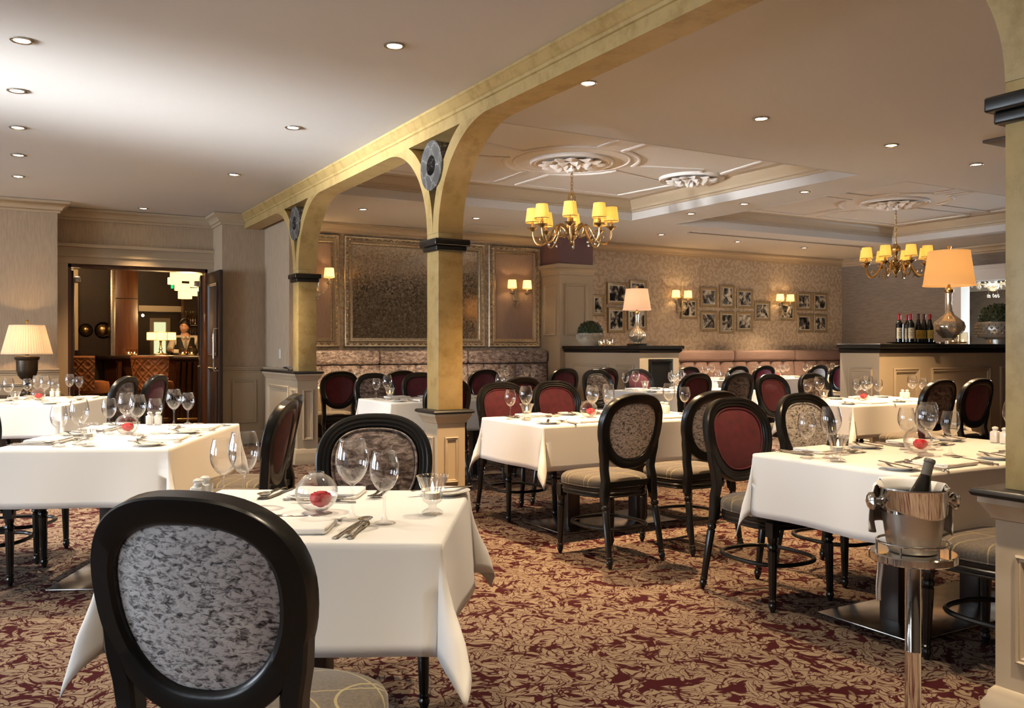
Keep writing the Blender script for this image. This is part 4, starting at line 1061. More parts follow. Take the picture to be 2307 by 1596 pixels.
# things seen through the right-hand opening
x, z = atX(2180, 705, XR+1.6)
for py, lab in ((705,'upper dark round disc on the wall of the annex'), (765,'lower dark round disc on the wall of the annex')):
    yk, zk = atX(2178, py, 17.9)
    o = MB().lathe([(0.0,0.0),(0.11,0.0),(0.12,0.03),(0.07,0.06),(0.0,0.07)], 20, rot=Matrix.Rotation(-PI/2,3,'Y')).build('round_wall_disc', M['redwood'], None, loc=(17.9,yk,zk)); tag(o, lab, 'wall light')  # dark knob-like disc that gives no light
yc_, zc_ = atX(2237, 645, 16.3)
t = thing('crystal_chandelier', 'small crystal ceiling chandelier glimpsed in the annex', 'chandelier', (16.3, yc_, zc_))
m = MB(); m.lathe([(0.0,-0.10),(0.06,-0.09),(0.11,-0.04),(0.12,0.02),(0.05,0.05),(0.05,0.34),(0,0.34)], 16); m.build('bowl', M['crystal'], t)
for k in range(16):
    a = 2*PI*k/16; r = 0.42 if k % 2 else 0.26
    m = MB(); m.tube([(0.08*math.cos(a),0.08*math.sin(a),0.02),(r*math.cos(a),r*math.sin(a),0.06)], 0.008, 5)
    m.sphere((r*math.cos(a),r*math.sin(a),0.0), 0.028, 8, 6, (1,1,1.5)); m.sphere((r*math.cos(a),r*math.sin(a),0.09), 0.02, 8, 6); m.build('crystal_arm', M['crystal'], t)
for k in range(5):
    a = 2*PI*k/5; m = MB(); m.sphere((0.09*math.cos(a),0.09*math.sin(a),-0.19), 0.022, 8, 6, (1,1,1.4)); m.tube([(0.09*math.cos(a),0.09*math.sin(a),-0.17),(0.07*math.cos(a),0.07*math.sin(a),-0.08)], 0.003, 4); m.build('crystal_drop', M['crystal'], t)
point('annex_lamp', (0,0,-0.02), 14, (1.0,0.74,0.40), 0.08, t)
point('annex_added_fill', (16.2, 6.6, 2.3), 8, (1.0,0.80,0.55), 0.1)  # unseen fill light added for the annex, no fitting

# ------------------------------------------------------------------ dining chairs
def egg(n=64, s=1.0, inset=0.0):
    pts = []
    for i in range(n):
        t = 2*PI*i/n; c, s_ = math.cos(t), math.sin(t)
        x = 0.232*math.copysign(abs(c)**0.82, c)*(1+0.10*s_-0.03*s_*s_)/1.035; y = 0.222*math.copysign(abs(s_)**0.90, s_)
        pts.append((x, y))
    if inset:
        out = []
        for i in range(n):
            a = Vector(pts[i-1]); b = Vector(pts[(i+1) % n]); t = (b-a).normalized(); nn = Vector((-t.y, t.x))
            out.append((pts[i][0]+nn.x*inset, pts[i][1]+nn.y*inset))
        pts = out
    return pts
TAU = rad(11); ZC, YBK = 0.772, -0.255
def bk(u, v, d):
    """back surface: u across, v up from the oval centre, d toward the sitter"""
    d2 = d + 0.55*u*u - 0.10*v*v*(1 if v > 0 else 0.3)
    return (u, YBK - v*math.sin(TAU) + d2*math.cos(TAU), ZC + v*math.cos(TAU) + d2*math.sin(TAU))
def fluted(m, p0, p1, r0, r1):
    """turned tapering leg between two points, top first"""
    p0, p1 = Vector(p0), Vector(p1); ax = (p0-p1); L = ax.length; q = Vector((0,0,1)).rotation_difference(ax.normalized()).to_matrix()
    pr = [(0.0,0),(r1*0.75,0.0),(r1*0.95,0.03*L),(r1*1.45,0.075*L),(r1*1.55,0.10*L),(r1*1.15,0.125*L),(r1*1.5,0.14*L),(r1*1.5,0.155*L),(r1*1.1,0.17*L),
          (r1*1.25,0.19*L),(r0*0.98,0.80*L),(r0*0.72,0.82*L),(r0*1.08,0.845*L),(r0*1.08,0.875*L),(r0*0.75,0.90*L),(r0*1.0,0.93*L),(r0*1.0,L)]
    m.lathe(pr, 20, tuple(p1), q, flute=10, fl=0.05)
def make_chair(fabric_front, fabric_back):
    t = thing('dining_chair', 'x', 'chair', (0,0,-50))
    n = 64
    # oval frame: swept section
    prof = [(0.0,-0.018),(0.004,-0.023),(0.046,-0.023),(0.056,-0.016),(0.060,-0.006),(0.060,0.010),(0.052,0.014),(0.048,0.021),(0.038,0.018),(0.033,0.024),(0.022,0.021),(0.017,0.026),(0.006,0.024),(0.0,0.017)]
    rings = []
    base = {}
    for ins, d in prof:
        if ins not in base: base[ins] = egg(n, 1, ins)
    for i in range(n): rings.append([bk(base[ins][i][0], base[ins][i][1], d) for ins, d in prof])
    rings.append(rings[0])
    MB().rings(rings, cap0=False, cap1=False).build('back_frame', M['black'], t)
    # upholstered panels
    def panel(name, mat, side, bul, ins=0.056, pipe=True):
        m = MB(); e = egg(n, 1, ins); R = 9; rs = []
        for k in range(R+1):
            s = 1-k/R
            rs.append([bk(x*s, y*s, side*(0.008+bul*(1-s**2.6))) for x, y in e])
        m.rings(rs[:-1]+[[bk(0,0,side*(0.008+bul))]*n], cap0=False, cap1=False)
        o = m.build(name, mat, t)
        if pipe:
            e2 = egg(n, 1, ins+0.006)
            MB().tube([bk(x, y, side*(0.013+bul*0.10)) for x, y in e2], 0.0048, 6, True).build('piping', mat, o)
    panel('front_panel', fabric_front, 1, 0.030)
    panel('rear_panel', fabric_back, -1, 0.010, pipe=False)
    # stiles running from the oval down into the raked rear legs
    for s in (-1, 1):
        m = MB(); secs = []
        path = [bk(s*0.205, -0.055, -0.002), bk(s*0.190, -0.115, -0.004), bk(s*0.176, -0.170, -0.006), bk(s*0.172, -0.225, -0.010), (s*0.174, -0.222, 0.49), (s*0.178, -0.217, 0.43), (s*0.182, -0.222, 0.37)]
        wd = [0.010, 0.020, 0.023, 0.022, 0.022, 0.023, 0.022]; dp = [0.020,0.022,0.022,0.022,0.023,0.024,0.022]
        for p, w, d in zip(path, wd, dp):
            x, y, z = p; b = 0.006
            secs.append([(x-w,y-d+b,z),(x-w+b,y-d,z),(x+w-b,y-d,z),(x+w,y-d+b,z),(x+w,y+d-b,z),(x+w-b,y+d,z),(x-w+b,y+d,z),(x-w,y+d-b,z)])
        m.rings(secs); fluted(m, (s*0.182,-0.224,0.39), (s*0.196,-0.292,0.0), 0.021, 0.0125)
        m.build('leg', M['black'], t)
        m = MB(); m.box(s*0.192-0.023, s*0.192+0.023, 0.165, 0.211, 0.355, 0.425)
        m.lathe([(0,0.0),(0.013,0.0),(0.016,0.004),(0,0.005)], 10, (s*0.192, 0.211, 0.39), Matrix.Rotation(-PI/2,3,'X'))
        fluted(m, (s*0.192,0.188,0.36), (s*0.198,0.195,0.0), 0.0225, 0.0125)
        m.build('leg', M['black'], t)
    # lower back rail
    m = MB(); rs = []
    for i in range(13):
        u = -0.165+0.33*i/12; z = 0.452; c = 0.55*u*u*0.4
        rs.append([(u,-0.232+c,z-0.0),(u,-0.206+c,z),(u,-0.206+c,z+0.028),(u,-0.232+c,z+0.028)])
    m.rings(rs).build('back_rail', M['black'], t)
    # seat
    def outline(g, k=40):
        pts = []
        for i in range(k):
            a = 2*PI*i/k; c, s_ = math.cos(a), math.sin(a)
            x = 0.228*math.copysign(abs(c)**0.62, c); y = 0.222*math.copysign(abs(s_)**0.66, s_)
            x *= 1+0.09*y/0.222
            pts.append((x*g, 0.0+y*g))
        return pts
    m = MB(); m.rings([[(x,y,z) for x,y in outline(g)] for g,z in ((0.985,0.385),(0.99,0.392),(0.975,0.397),(1.0,0.402),(1.005,0.412),(0.985,0.418),(1.0,0.423),(1.0,0.436),(0.97,0.44))])
    m.build('seat_frame', M['black'], t)
    m = MB(); m.rings([[(x,y,z) for x,y in outline(g)] for g,z in ((0.975,0.436),(1.0,0.444),(1.018,0.458),(1.015,0.474),(0.985,0.489),(0.92,0.50),(0.78,0.508),(0.5,0.513),(0.2,0.515))])
    st = m.build('seat', M['seat'], t, sharp=80)
    MB().tube([(x,y,0.443) for x,y in outline(1.008)], 0.004, 6, True).build('piping', M['seat'], st)
    # oval bentwood stretcher
    pts = []
    for i in range(48):
        a = 2*PI*i/48
        pts.append((0.192*math.copysign(abs(math.cos(a))**0.75, math.cos(a)), -0.03+0.218*math.copysign(abs(math.sin(a))**0.75, math.sin(a)), 0.205))
    MB().tube(pts, 0.012, 8, True, 0.9).build('stretcher', M['black'], t)
    return t
PRO = {'silver': make_chair(M['silver_velvet'], M['silver_velvet']), 'brown': make_chair(M['velvet_warm_lit'], M['velvet_warm_lit']),
       'red': make_chair(M['red_velvet'], M['red_velvet']), 'pink': make_chair(M['pink_velvet'], M['pink_velvet'])}
def chair(kind, x, y, face, label, group='oval-back dining chairs'):
    """x,y: floor centre; face: heading of the sitter in degrees"""
    return place(PRO[kind], (x, y, 0), rad(face-90), label, group)
CH = [
 ('silver', 0.49, 1.90, 47, 'silver crushed velvet oval-back chair seen from behind at the front table'),
 ('brown', 1.17, 3.06, 245, 'warm-light-toned crushed velvet oval-back chair facing the camera across the front table'),
 ('red', 1.03, 4.65, 151, 'claret velvet chair seen edge-on beside the long table, nearer one of the pair'),
 ('red', 1.21, 5.15, 151, 'claret velvet chair seen edge-on beside the long table, farther one of the pair'),
 ('brown', 0.80, 9.11, 145, 'warm-light-toned crushed velvet chair with its back to the bar doorway at the urn-lamp table'),
 ('red', 1.13, 9.50, 145, 'claret velvet chair in front of the tan leather bar stools'),
 ('brown', -0.17, 10.09, 338, 'warm-light-toned crushed velvet chair by the urn lamp, cut by the picture edge'),
 ('silver', -0.04, 5.62, -26, 'chair tucked under the long table, only its black legs showing'),
 ('red', 0.10, 6.10, -26, 'chair hidden behind the long table cloth, one black leg showing'),
 ('red', 3.36, 5.72, 270, 'claret velvet chair at the far side of the middle table, candle end'),
 ('red', 3.87, 5.75, 270, 'claret velvet chair at the far side of the middle table, behind the rose bowl'),
 ('silver', 3.17, 4.36, 92, 'silver crushed velvet chair seen whole from behind at the middle table'),
 ('silver', 3.80, 4.36, 90, 'silver crushed velvet chair from behind, overlapped by the claret chair'),
 ('red', 3.36, 3.21, 270, 'bright claret velvet chair facing the camera at the ice-bucket table'),
 ('silver', 4.02, 3.34, 270, 'silver crushed velvet chair facing the camera at the ice-bucket table, behind two glasses'),
 ('red', 3.42, 2.06, 90, 'chair between the ice bucket and the cut-off pillar, only its seat and legs showing'),
 ('red', 6.76, 6.20, 270, 'claret velvet chair at the far side of the bottle-counter table, white cloth fold beside it'),
 ('brown', 7.36, 6.20, 270, 'warm-light-toned velvet chair at the far side of the bottle-counter table, behind two glasses'),
 ('brown', 6.85, 4.93, 90, 'warm-light-toned crushed velvet chair from behind in front of the bottle counter'),
 ('red', 7.38, 4.93, 90, 'dark claret chair from behind, the closest to the gold pillar at the bottle counter'),
 ('red', 6.40, 7.44, 90, 'dark claret chair from behind at the planter-counter table'),
 ('brown', 7.02, 7.44, 90, 'warm-light-toned velvet chair from behind at the planter-counter table'),
 ('brown', 6.38, 8.70, 270, 'warm-light-toned crushed velvet chair at the far side of the planter-counter table'),
 ('red', 7.02, 8.70, 270, 'claret velvet chair before the black fireplace front of the divider counter'),
 ('brown', 3.39, 8.50, 270, 'warm-light-toned crushed velvet chair at the table between the two gold pillars'),
 ('red', 3.92, 8.50, 270, 'claret velvet chair cut by the middle gold pillar, at the table behind it'),
 ('red', 3.38, 7.22, 90, 'dark chair standing partly behind the middle gold pillar'),
 ('red', 4.12, 7.22, 90, 'dark chair from behind between the two claret chairs of the middle table'),
 ('red', 3.38, 10.06, 90, 'dark claret chair seen whole from behind beside the panelled dwarf wall'),
 ('red', 4.14, 10.06, 90, 'dark claret chair from behind at the velvet bench, behind the warm-light-toned one'),
 ('red', 5.26, 10.06, 90, 'claret chair from behind at the velvet bench, below the silk panel'),
 ('red', 6.46, 10.06, 90, 'dark claret chair from behind before the white side of the divider counter'),
 ('red', 7.12, 10.06, 90, 'dark chair whose top just shows before the divider counter panels'),
 ('red', 8.52, 9.98, 90, 'claret chair half hidden behind the fireplace end of the divider counter'),
 ('silver', 9.48, 9.98, 90, 'small distant silver velvet chair at the mauve bench'),
 ('pink', 10.02, 9.98, 90, 'distant raspberry velvet chair beside a silver one at the mauve bench'),
 ('silver', 11.20, 9.98, 90, 'distant silver velvet chair next to the bright raspberry chair'),
 ('pink', 11.72, 9.98, 90, 'bright raspberry velvet chair showing its whole oval near the grey wall'),
 ('silver', 12.60, 9.98, 90, 'silver velvet chair cut by the end of the bottle counter'),
]
for a in CH: chair(*a)

# ------------------------------------------------------------------ tables and cloths
TOPZ = 0.745
def make_table(L, W, posts, tag_):
    t = thing('dining_table', 'x', 'table', (0,0,-60))
    MB().box(-L/2+0.01, L/2-0.01, -W/2+0.01, W/2-0.01, TOPZ-0.03, TOPZ).build('tabletop', M['dkwood'], t, bevel=0.004)
    for x in posts: MB().box(x-0.05, x+0.05, -0.05, 0.05, 0.012, TOPZ-0.03).build('post', M['dkwood'], t, bevel=0.003)
    pl = 0.40 if len(posts) > 1 else 0.25
    MB().box(-(max(posts)+0.23), max(posts)+0.23, -0.25, 0.25, 0.0, 0.013).build('base_plate', M['plate_steel'], t, bevel=0.003)
    return t
def make_cloth(L, W, d, seed, hang=1.0, flare=18):
    rnd = random.Random(seed); ph = [rnd.uniform(0, 6.28) for _ in range(12)]; amp = [rnd.uniform(0.6, 1.3) for _ in range(8)]
    top = TOPZ+0.006; hl, hw = L/2, W/2
    def axis(h, n):
        c = [-h+2*h*i/n for i in range(n+1)]
        e = [0.006, 0.02, 0.05]+[d*k/9 for k in range(2, 10)]
        return [-h-x for x in reversed(e)] + c + [h+x for x in e]
    def fn(s, t):
        ex = max(0, abs(s)-hl); ey = max(0, abs(t)-hw); sx = 1 if s > 0 else -1; sy = 1 if t > 0 else -1
        if ex == 0 and ey == 0: return (s, t, top)
        r = math.hypot(ex, ey); a = math.atan2(ey, ex); q = r/d
        ci = (0 if sx > 0 else 1)+(0 if sy > 0 else 2)
        fold = math.sin(2*a)**1.4
        phi = rad(4)+rad(flare*amp[ci])*fold*min(1, q*1.2)
        rr = max(0, r-0.006)
        out = rr*math.sin(phi) + min(r, 0.006); drop = rr*math.cos(phi) + min(r, 0.006)*0.4
        # gentle waves along the skirts
        if ey == 0: w = math.sin(t*6.5*1.0/max(W,0.5)+ph[4+(sx > 0)])*0.5+math.sin(t*11+ph[6+(sx > 0)])*0.3; 
        elif ex == 0: w = math.sin(s*5.0+ph[8+(sy > 0)])*0.5+math.sin(s*9.5+ph[10+(sy > 0)])*0.3
        else: w = 0.25*math.sin(4*a)
        if ey == 0: edge = max(0, 1-((hw-abs(t))/0.16)) if hw-abs(t) < 0.16 else 0
        elif ex == 0: edge = max(0, 1-((hl-abs(s))/0.16)) if hl-abs(s) < 0.16 else 0
        else: edge = 0
        out += 0.022*q*w*(1-edge)
        da = a + 0.35*fold*math.sin(ph[ci])*q*0.6
        if ex > 0 and ey > 0: dx, dy = math.cos(da), math.sin(da)
        elif ex > 0: dx, dy = 1, 0
        else: dx, dy = 0, 1
        # skirts pull in a little next to the corner fold
        return (sx*(min(abs(s), hl)+dx*out), sy*(min(abs(t), hw)+dy*out), top-drop*hang)
    nx = 30 if L > 1 else 20
    m = MB(); m.grid(fn, axis(hl, nx), axis(hw, 18))
    me = m.mesh('tablecloth', sharp=75); me.materials.append(M['cloth'])
    return me
PT = {}
def table(key, cx, cy, ang, L, W, lab, clab, seed, drop=0.29, posts=(-0.3, 0.3), flare=11):
    k = (L, W)
    if k not in PT: PT[k] = make_table(L, W, posts, key)
    place(PT[k], (cx, cy, 0), rad(ang), lab, 'clothed dining tables')
    me = make_cloth(L, W, drop, seed, 1.0, flare)
    o = bpy.data.objects.new('tablecloth', me); C.objects.link(o); o.location = (cx, cy, 0); o.rotation_euler = (0,0,rad(ang))
    sol = o.modifiers.new('thickness', 'SOLIDIFY'); sol.thickness = 0.003; sol.offset = 1
    tag(o, clab, 'tablecloth', 'white tablecloths')
ZT = TOPZ+0.0105

# ------------------------------------------------------------------ table ware prototypes
def flat_strip(pts, th, mat_mb, zf=lambda s: 0.0):
    """closed flat outline given as (y, halfwidth) list, with thickness; y runs along the piece"""
    secs = []
    for y, w in pts:
        z = zf(y); secs.append([(-w, y, z), (-w*0.6, y, z+th), (w*0.6, y, z+th), (w, y, z), (w*0.6, y, z-th*0.2), (-w*0.6, y, z-th*0.2)])
    mat_mb.rings(secs)
HANDLE = [(-0.105,0.006),(-0.100,0.0095),(-0.085,0.0085),(-0.06,0.0055),(-0.03,0.004),(0.0,0.0032)]
def p_fork():
    m = MB(); zf = lambda y: 0.002+0.006*max(0, (y+0.02)/0.12) if y < 0.06 else 0.006+0.012*((y-0.06)/0.045)**2*0.4
    flat_strip(HANDLE+[(0.03,0.004),(0.045,0.009),(0.055,0.0125),(0.066,0.0125)], 0.0022, m, zf)
    for k in (-1.5,-0.5,0.5,1.5): m.tube([(k*0.0072, 0.064, zf(0.064)+0.001), (k*0.0072, 0.085, zf(0.085)+0.001), (k*0.0068, 0.105, zf(0.105)+0.0015)], [0.0022,0.002,0.0012], 6)
    o = m.build('fork', M['steel']); return tag(o, 'x', 'fork')
def p_knife():
    m = MB(); flat_strip([(-0.11,0.006),(-0.106,0.0095),(-0.09,0.0085),(-0.06,0.006),(-0.03,0.0055),(-0.005,0.0065),(0.0,0.005),(0.01,0.0085),(0.06,0.0095),(0.095,0.0085),(0.11,0.005),(0.118,0.0008)], 0.0026, m, lambda y: 0.0015)
    o = m.build('knife', M['steel']); return tag(o, 'x', 'knife')
def p_spoon():
    m = MB(); zf = lambda y: 0.002+0.006*max(0, (y+0.02)/0.1)
    flat_strip(HANDLE+[(0.03,0.0035),(0.042,0.005)], 0.0022, m, zf)
    rs = []
    for s, dz in ((0.05,-0.008),(0.4,-0.0075),(0.7,-0.005),(0.9,-0.002),(1.0,0.0),(1.0,0.001),(0.92,0.0),(0.7,-0.003),(0.4,-0.0055),(0.05,-0.006)):
        rs.append([(0.0195*s*math.cos(2*PI*i/22)*(1+0.12*math.sin(2*PI*i/22)), 0.072+0.033*s*math.sin(2*PI*i/22), 0.010+dz) for i in range(22)])
    m.rings(rs); o = m.build('spoon', M['steel'], sharp=70); return tag(o, 'x', 'spoon')
def p_napkin():
    m = MB()
    for k, (dx, dy, z0) in enumerate(((0,0,0.0),(0.002,-0.003,0.0082))):
        hx, hy = 0.118-k*0.003, 0.085-k*0.003
        rs = []
        for g, z in ((0.975,0.0),(0.995,0.0018),(1.0,0.004),(0.995,0.0066),(0.975,0.0080),(0.90,0.0088)):
            r = []
            for i in range(60):
                a = 2*PI*(i+0.5)/60; c, s = math.cos(a), math.sin(a)
                r.append((dx+hx*g*math.copysign(abs(c)**0.16, c)+0.0018*math.sin(5*a+k), dy+hy*g*math.copysign(abs(s)**0.16, s)+0.0012*math.sin(4*a+k), z0+z+0.0018*math.sin(3*a+k*2)*(1 if z > 0 else 0)))
            rs.append(r)
        m.rings(rs)
    # rolled fold along one edge
    m.tube([(-0.112+0.224*i/12, -0.080+0.001*math.sin(i), 0.0088+0.0007*math.sin(i*1.3)) for i in range(13)], 0.0082, 10)
    o = m.build('napkin', M['napkin'], sharp=60); return tag(o, 'x', 'napkin')
def p_plate():
    m = MB().lathe([(0,0.003),(0.045,0.0),(0.05,0.0),(0.055,0.006),(0.082,0.013),(0.084,0.0155),(0.081,0.016),(0.058,0.0095),(0.05,0.0065),(0,0.006)], 48)
    o = m.build('side_plate', M['china'], sharp=60); return tag(o, 'x', 'plate')
def smooth_prof(p, k=3):
    out = []
    for i in range(len(p)-1):
        a, b, c, d = p[max(0, i-1)], p[i], p[i+1], p[min(len(p)-1, i+2)]
        for j in range(k):
            t = j/k
            q = [0.5*(2*b[m]+(c[m]-a[m])*t+(2*a[m]-5*b[m]+4*c[m]-d[m])*t*t+(3*b[m]-a[m]-3*c[m]+d[m])*t**3) for m in (0, 1)]
            out.append((max(0.0, q[0]), q[1]))
    return out+[p[-1]]
def p_glass(h, rb, name):
    s = h/0.23; b = rb/0.046
    prof_o = [(0.0,0.002),(0.033*b,0.0015),(0.036*b,0.0035),(0.030*b,0.007),(0.010,0.0125),(0.0048,0.025),(0.0038,0.06),(0.0042,0.093*s),(0.010*b,0.103*s),(0.026*b,0.116*s),(0.040*b,0.140*s),(0.0458*b,0.163*s),(0.0445*b,0.19*s),(0.039*b,0.215*s),(0.0352*b,0.23*s)]
    m = MB(); m.lathe(prof_o[:5]+smooth_prof(prof_o[5:], 3), 44, caps=False)
    m.lathe([(0.0352*b,0.23*s),(0.0345*b,0.231*s)]+smooth_prof([(0.0338*b,0.23*s),(0.0378*b,0.215*s),(0.0432*b,0.19*s),(0.0445*b,0.163*s),(0.0386*b,0.140*s),(0.0245*b,0.118*s),(0.006*b,0.108*s),(0,0.107*s)], 3), 44, caps=False)
    o = m.build(name, M['glass'], sharp=60); return tag(o, 'x', 'wine glass')
def p_bowl():
    t = thing('rose_bowl', 'x', 'glass bowl', (0,0,-70)); R = 0.064
    pr = []
    for i in range(18):
        a = -PI/2+0.28 + (PI*0.80)*i/17
        pr.append((R*math.cos(a), 0.058+R*0.94*math.sin(a)))
    zt, rt = pr[-1][1], pr[-1][0]
    prof = [(0.0,0.0),(0.018,0.0)]+pr+[(rt+0.002,zt+0.004),(rt,zt+0.006),(rt-0.002,zt+0.003)]
    inn = [(r*0.955, z+0.001) for r, z in reversed(pr)]+[(0.0,0.006)]
    MB().lathe(prof, 44, caps=False).lathe(inn, 44, caps=False).build('glass_bowl', M['glass'], t, sharp=60)
    f = MB(); c = Vector((0.016,-0.012,0.040))
    f.sphere(c, 0.024, 12, 8, (1,1,1.05))
    rnd = random.Random(4)
    for ring, (n, r, tilt, sz) in enumerate(((5,0.008,1.52,0.021),(7,0.016,1.50,0.025),(8,0.021,1.42,0.026),(9,0.025,1.30,0.024))):
        for k in range(n):
            a = 2*PI*(k+0.5*ring)/n+rnd.uniform(-0.2,0.2)
            d = Vector((math.cos(a), math.sin(a), 0)); tn = Vector((-math.sin(a), math.cos(a), 0)); up = (Vector((0,0,1))*math.sin(tilt)+d*math.cos(tilt)).normalized()
            def fn(u, v): return c + d*r*0.9 - Vector((0,0,0.017)) + up*(sz*v*1.5) + tn*(u*sz*0.75*math.sin(PI*(0.18+0.72*v))) + d*(-0.006*abs(u)**2+0.007*math.sin(PI*v)-0.004*v*v)
            f.grid(fn, [-1,-0.5,0,0.5,1], [0,0.25,0.5,0.75,1])
    f.build('rose_head', M['rose'], t, fix=False)
    return t
def p_candle():
    t = thing('candle_glass', 'x', 'candle holder', (0,0,-80))
    fl = dict(flute=18, fl=0.055)
    MB().lathe([(0,0.002),(0.030,0.0),(0.031,0.006),(0.024,0.012),(0.012,0.018),(0.011,0.028),(0.022,0.036),(0.029,0.042),(0.030,0.062),(0.034,0.080),(0.043,0.105),(0.047,0.115)], 72, caps=False, **fl).lathe([(0.047,0.115),(0.044,0.114),(0.030,0.082),(0.026,0.062),(0.024,0.046),(0,0.044)], 72, caps=False).build('cut_glass_cup', M['cutglass'], t, sharp=30)
    MB().lathe([(0,0.045),(0.021,0.045),(0.022,0.064),(0,0.065)], 20).build('wax', M['wax'], t)
    MB().lathe([(0,0.066),(0.0045,0.072),(0.005,0.078),(0.002,0.09),(0,0.097)], 10).build('flame', M['flame'], t)
    return t
def p_shaker():
    t = thing('salt_shaker', 'x', 'shaker', (0,0,-90))
    MB().box(-0.02,0.02,-0.02,0.02,0,0.06).build('body', M['china'], t, bevel=0.006, seg=3)
    MB().lathe([(0.0195,0.058),(0.013,0.064),(0.012,0.069),(0.0165,0.073),(0.0165,0.079),(0.008,0.084),(0,0.085)], 24).build('lid', M['china'], t)
    return t
P = dict(fork=p_fork(), knife=p_knife(), spoon=p_spoon(), napkin=p_napkin(), plate=p_plate(), big=p_glass(0.232,0.0475,'wine_glass'), small=p_glass(0.205,0.041,'wine_glass'), bowl=p_bowl(), candle=p_candle(), shaker=p_shaker())
for k in P: P[k].location.z = -60
GRP = dict(fork='dinner forks', knife='table knives', spoon='spoons', napkin='folded napkins', plate='side plates', big='large wine glasses', small='small wine glasses', bowl='rose bowls', candle='cut glass candle holders', shaker='salt and pepper shakers')
class TF:
    def __init__(s, cx, cy, ang): s.cx, s.cy, s.a = cx, cy, rad(ang)
    def w(s, x, y): return (s.cx+x*math.cos(s.a)-y*math.sin(s.a), s.cy+x*math.sin(s.a)+y*math.cos(s.a))
def ware(kind, tf, x, y, rot, label, dz=0):
    X, Y = tf.w(x, y)
    return place(P[kind], (X, Y, ZT+dz), tf.a+rad(rot), label, GRP[kind])
rj = random.Random(11)
def setting(tf, x, y, rot, seat, full=True, plate=True, parts=None, gl=((0.205,0.225),(0.295,0.165))):
    """place setting; (x,y) middle of the napkin, rot 0 = sitter on the -y side"""
    r = rad(rot); c, s = math.cos(r), math.sin(r)
    def at_(dx, dy): return x+dx*c-dy*s, y+dx*s+dy*c
    j = lambda a: rj.uniform(-a, a)
    def put(k, dx, dy, rr, lab, dz=0):
        if parts and lab.split(',')[0] not in parts: return
        q = at_(dx+j(0.006), dy+j(0.006)); ware(k, tf, q[0], q[1], rot+rr+j(3), lab.replace('@', seat), dz)
    put('napkin', 0, 0, 0, 'folded white napkin @')
    put('knife', 0.165, -0.02, -6, 'outer table knife @')
    if full:
        put('knife', 0.20, -0.02, -2, 'inner table knife @'); put('spoon', 0.185, 0.0, -4, 'soup spoon across the knives @', 0.006)
        put('spoon', 0.02, 0.115, 86, 'dessert spoon above the napkin @'); put('fork', -0.02, 0.145, -86, 'dessert fork above the napkin @')
        put('fork', -0.185, -0.02, 4, 'outer dinner fork @')
    put('fork', -0.155, -0.02, 2, 'inner dinner fork @')
    if plate:
        put('plate', -0.30, 0.0, 0, 'white side plate @')
        put('knife', -0.30, 0.01, -28+j(12), 'butter knife on the side plate @', 0.0165)
    put('big', *gl[0], 0, 'larger wine glass @'); put('small', *gl[1], 0, 'smaller wine glass @')

# table: key, centre, angle of the long axis (candle end -> shaker end), label
LONG = dict(L=1.55, W=0.82)
table('T1', 0.825, 2.631, -32, 0.86, 0.82, 'small square table under white cloth at the front, warm-light-toned chair behind it', 'white cloth on the small front table, long folded corner hanging toward the aisle', 3, 0.285, (0.0,), 16)
table('T2', 0.66, 5.50, 64, 1.45, 0.85, 'long table under white cloth between the front table and the bar doorway', 'white cloth on the long table, lit bluish along its window side', 5)
table('T3', 0.345, 9.53, 68, 1.45, 0.85, 'cloth-covered table standing closest to the urn lamp', 'white cloth on the table closest to the urn lamp', 9)
table('T4', 3.78, 5.21, 0, **LONG, lab='cloth-covered table on steel plate, two silver chairs before it', clab='white cloth with pointed corner fold on the middle table behind two silver chairs', seed=12)
table('T5', 3.86, 2.645, 0, **LONG, lab='cloth-covered table behind the silver ice bucket', clab='white cloth on the table behind the silver ice bucket', seed=23)
table('T6', 7.16, 5.58, 0, 1.55, 0.82, 'cloth-covered table in front of the bottle counter', 'white cloth on the table in front of the bottle counter', 31)
table('T7', 7.02, 8.13, 0, 1.55, 0.82, 'cloth-covered table in front of the divider counter fireplace', 'white cloth on the table in front of the divider counter fireplace', 37)
table('T8', 3.85, 7.93, 0, 1.55, 0.82, 'cloth-covered table behind the middle gold pillar', 'white cloth on the table behind the middle gold pillar', 41)
table('B1', 4.10, 10.70, 0, 1.3, 0.75, 'bench table beside the panelled dwarf wall', 'white cloth on the bench table beside the panelled dwarf wall', 43, flare=9)
table('B2', 5.92, 10.70, 0, 1.3, 0.75, 'bench table below the carved silk panel', 'white cloth on the bench table below the carved silk panel', 47, flare=9)
table('M1', 9.75, 10.70, 0, 1.3, 0.75, 'mauve bench table behind the first silver and raspberry chairs', 'white cloth on the mauve bench table behind the first raspberry chair', 53, flare=9)
table('M2', 11.45, 10.70, 0, 1.3, 0.75, 'mauve bench table behind the whole raspberry oval chair', 'white cloth on the mauve bench table with bright hanging fold', 59, flare=9)
table('M3', 13.25, 10.70, 0, 1.3, 0.75, 'mauve bench corner table against the grey wall', 'white cloth on the corner table against the grey wall', 61, flare=9)

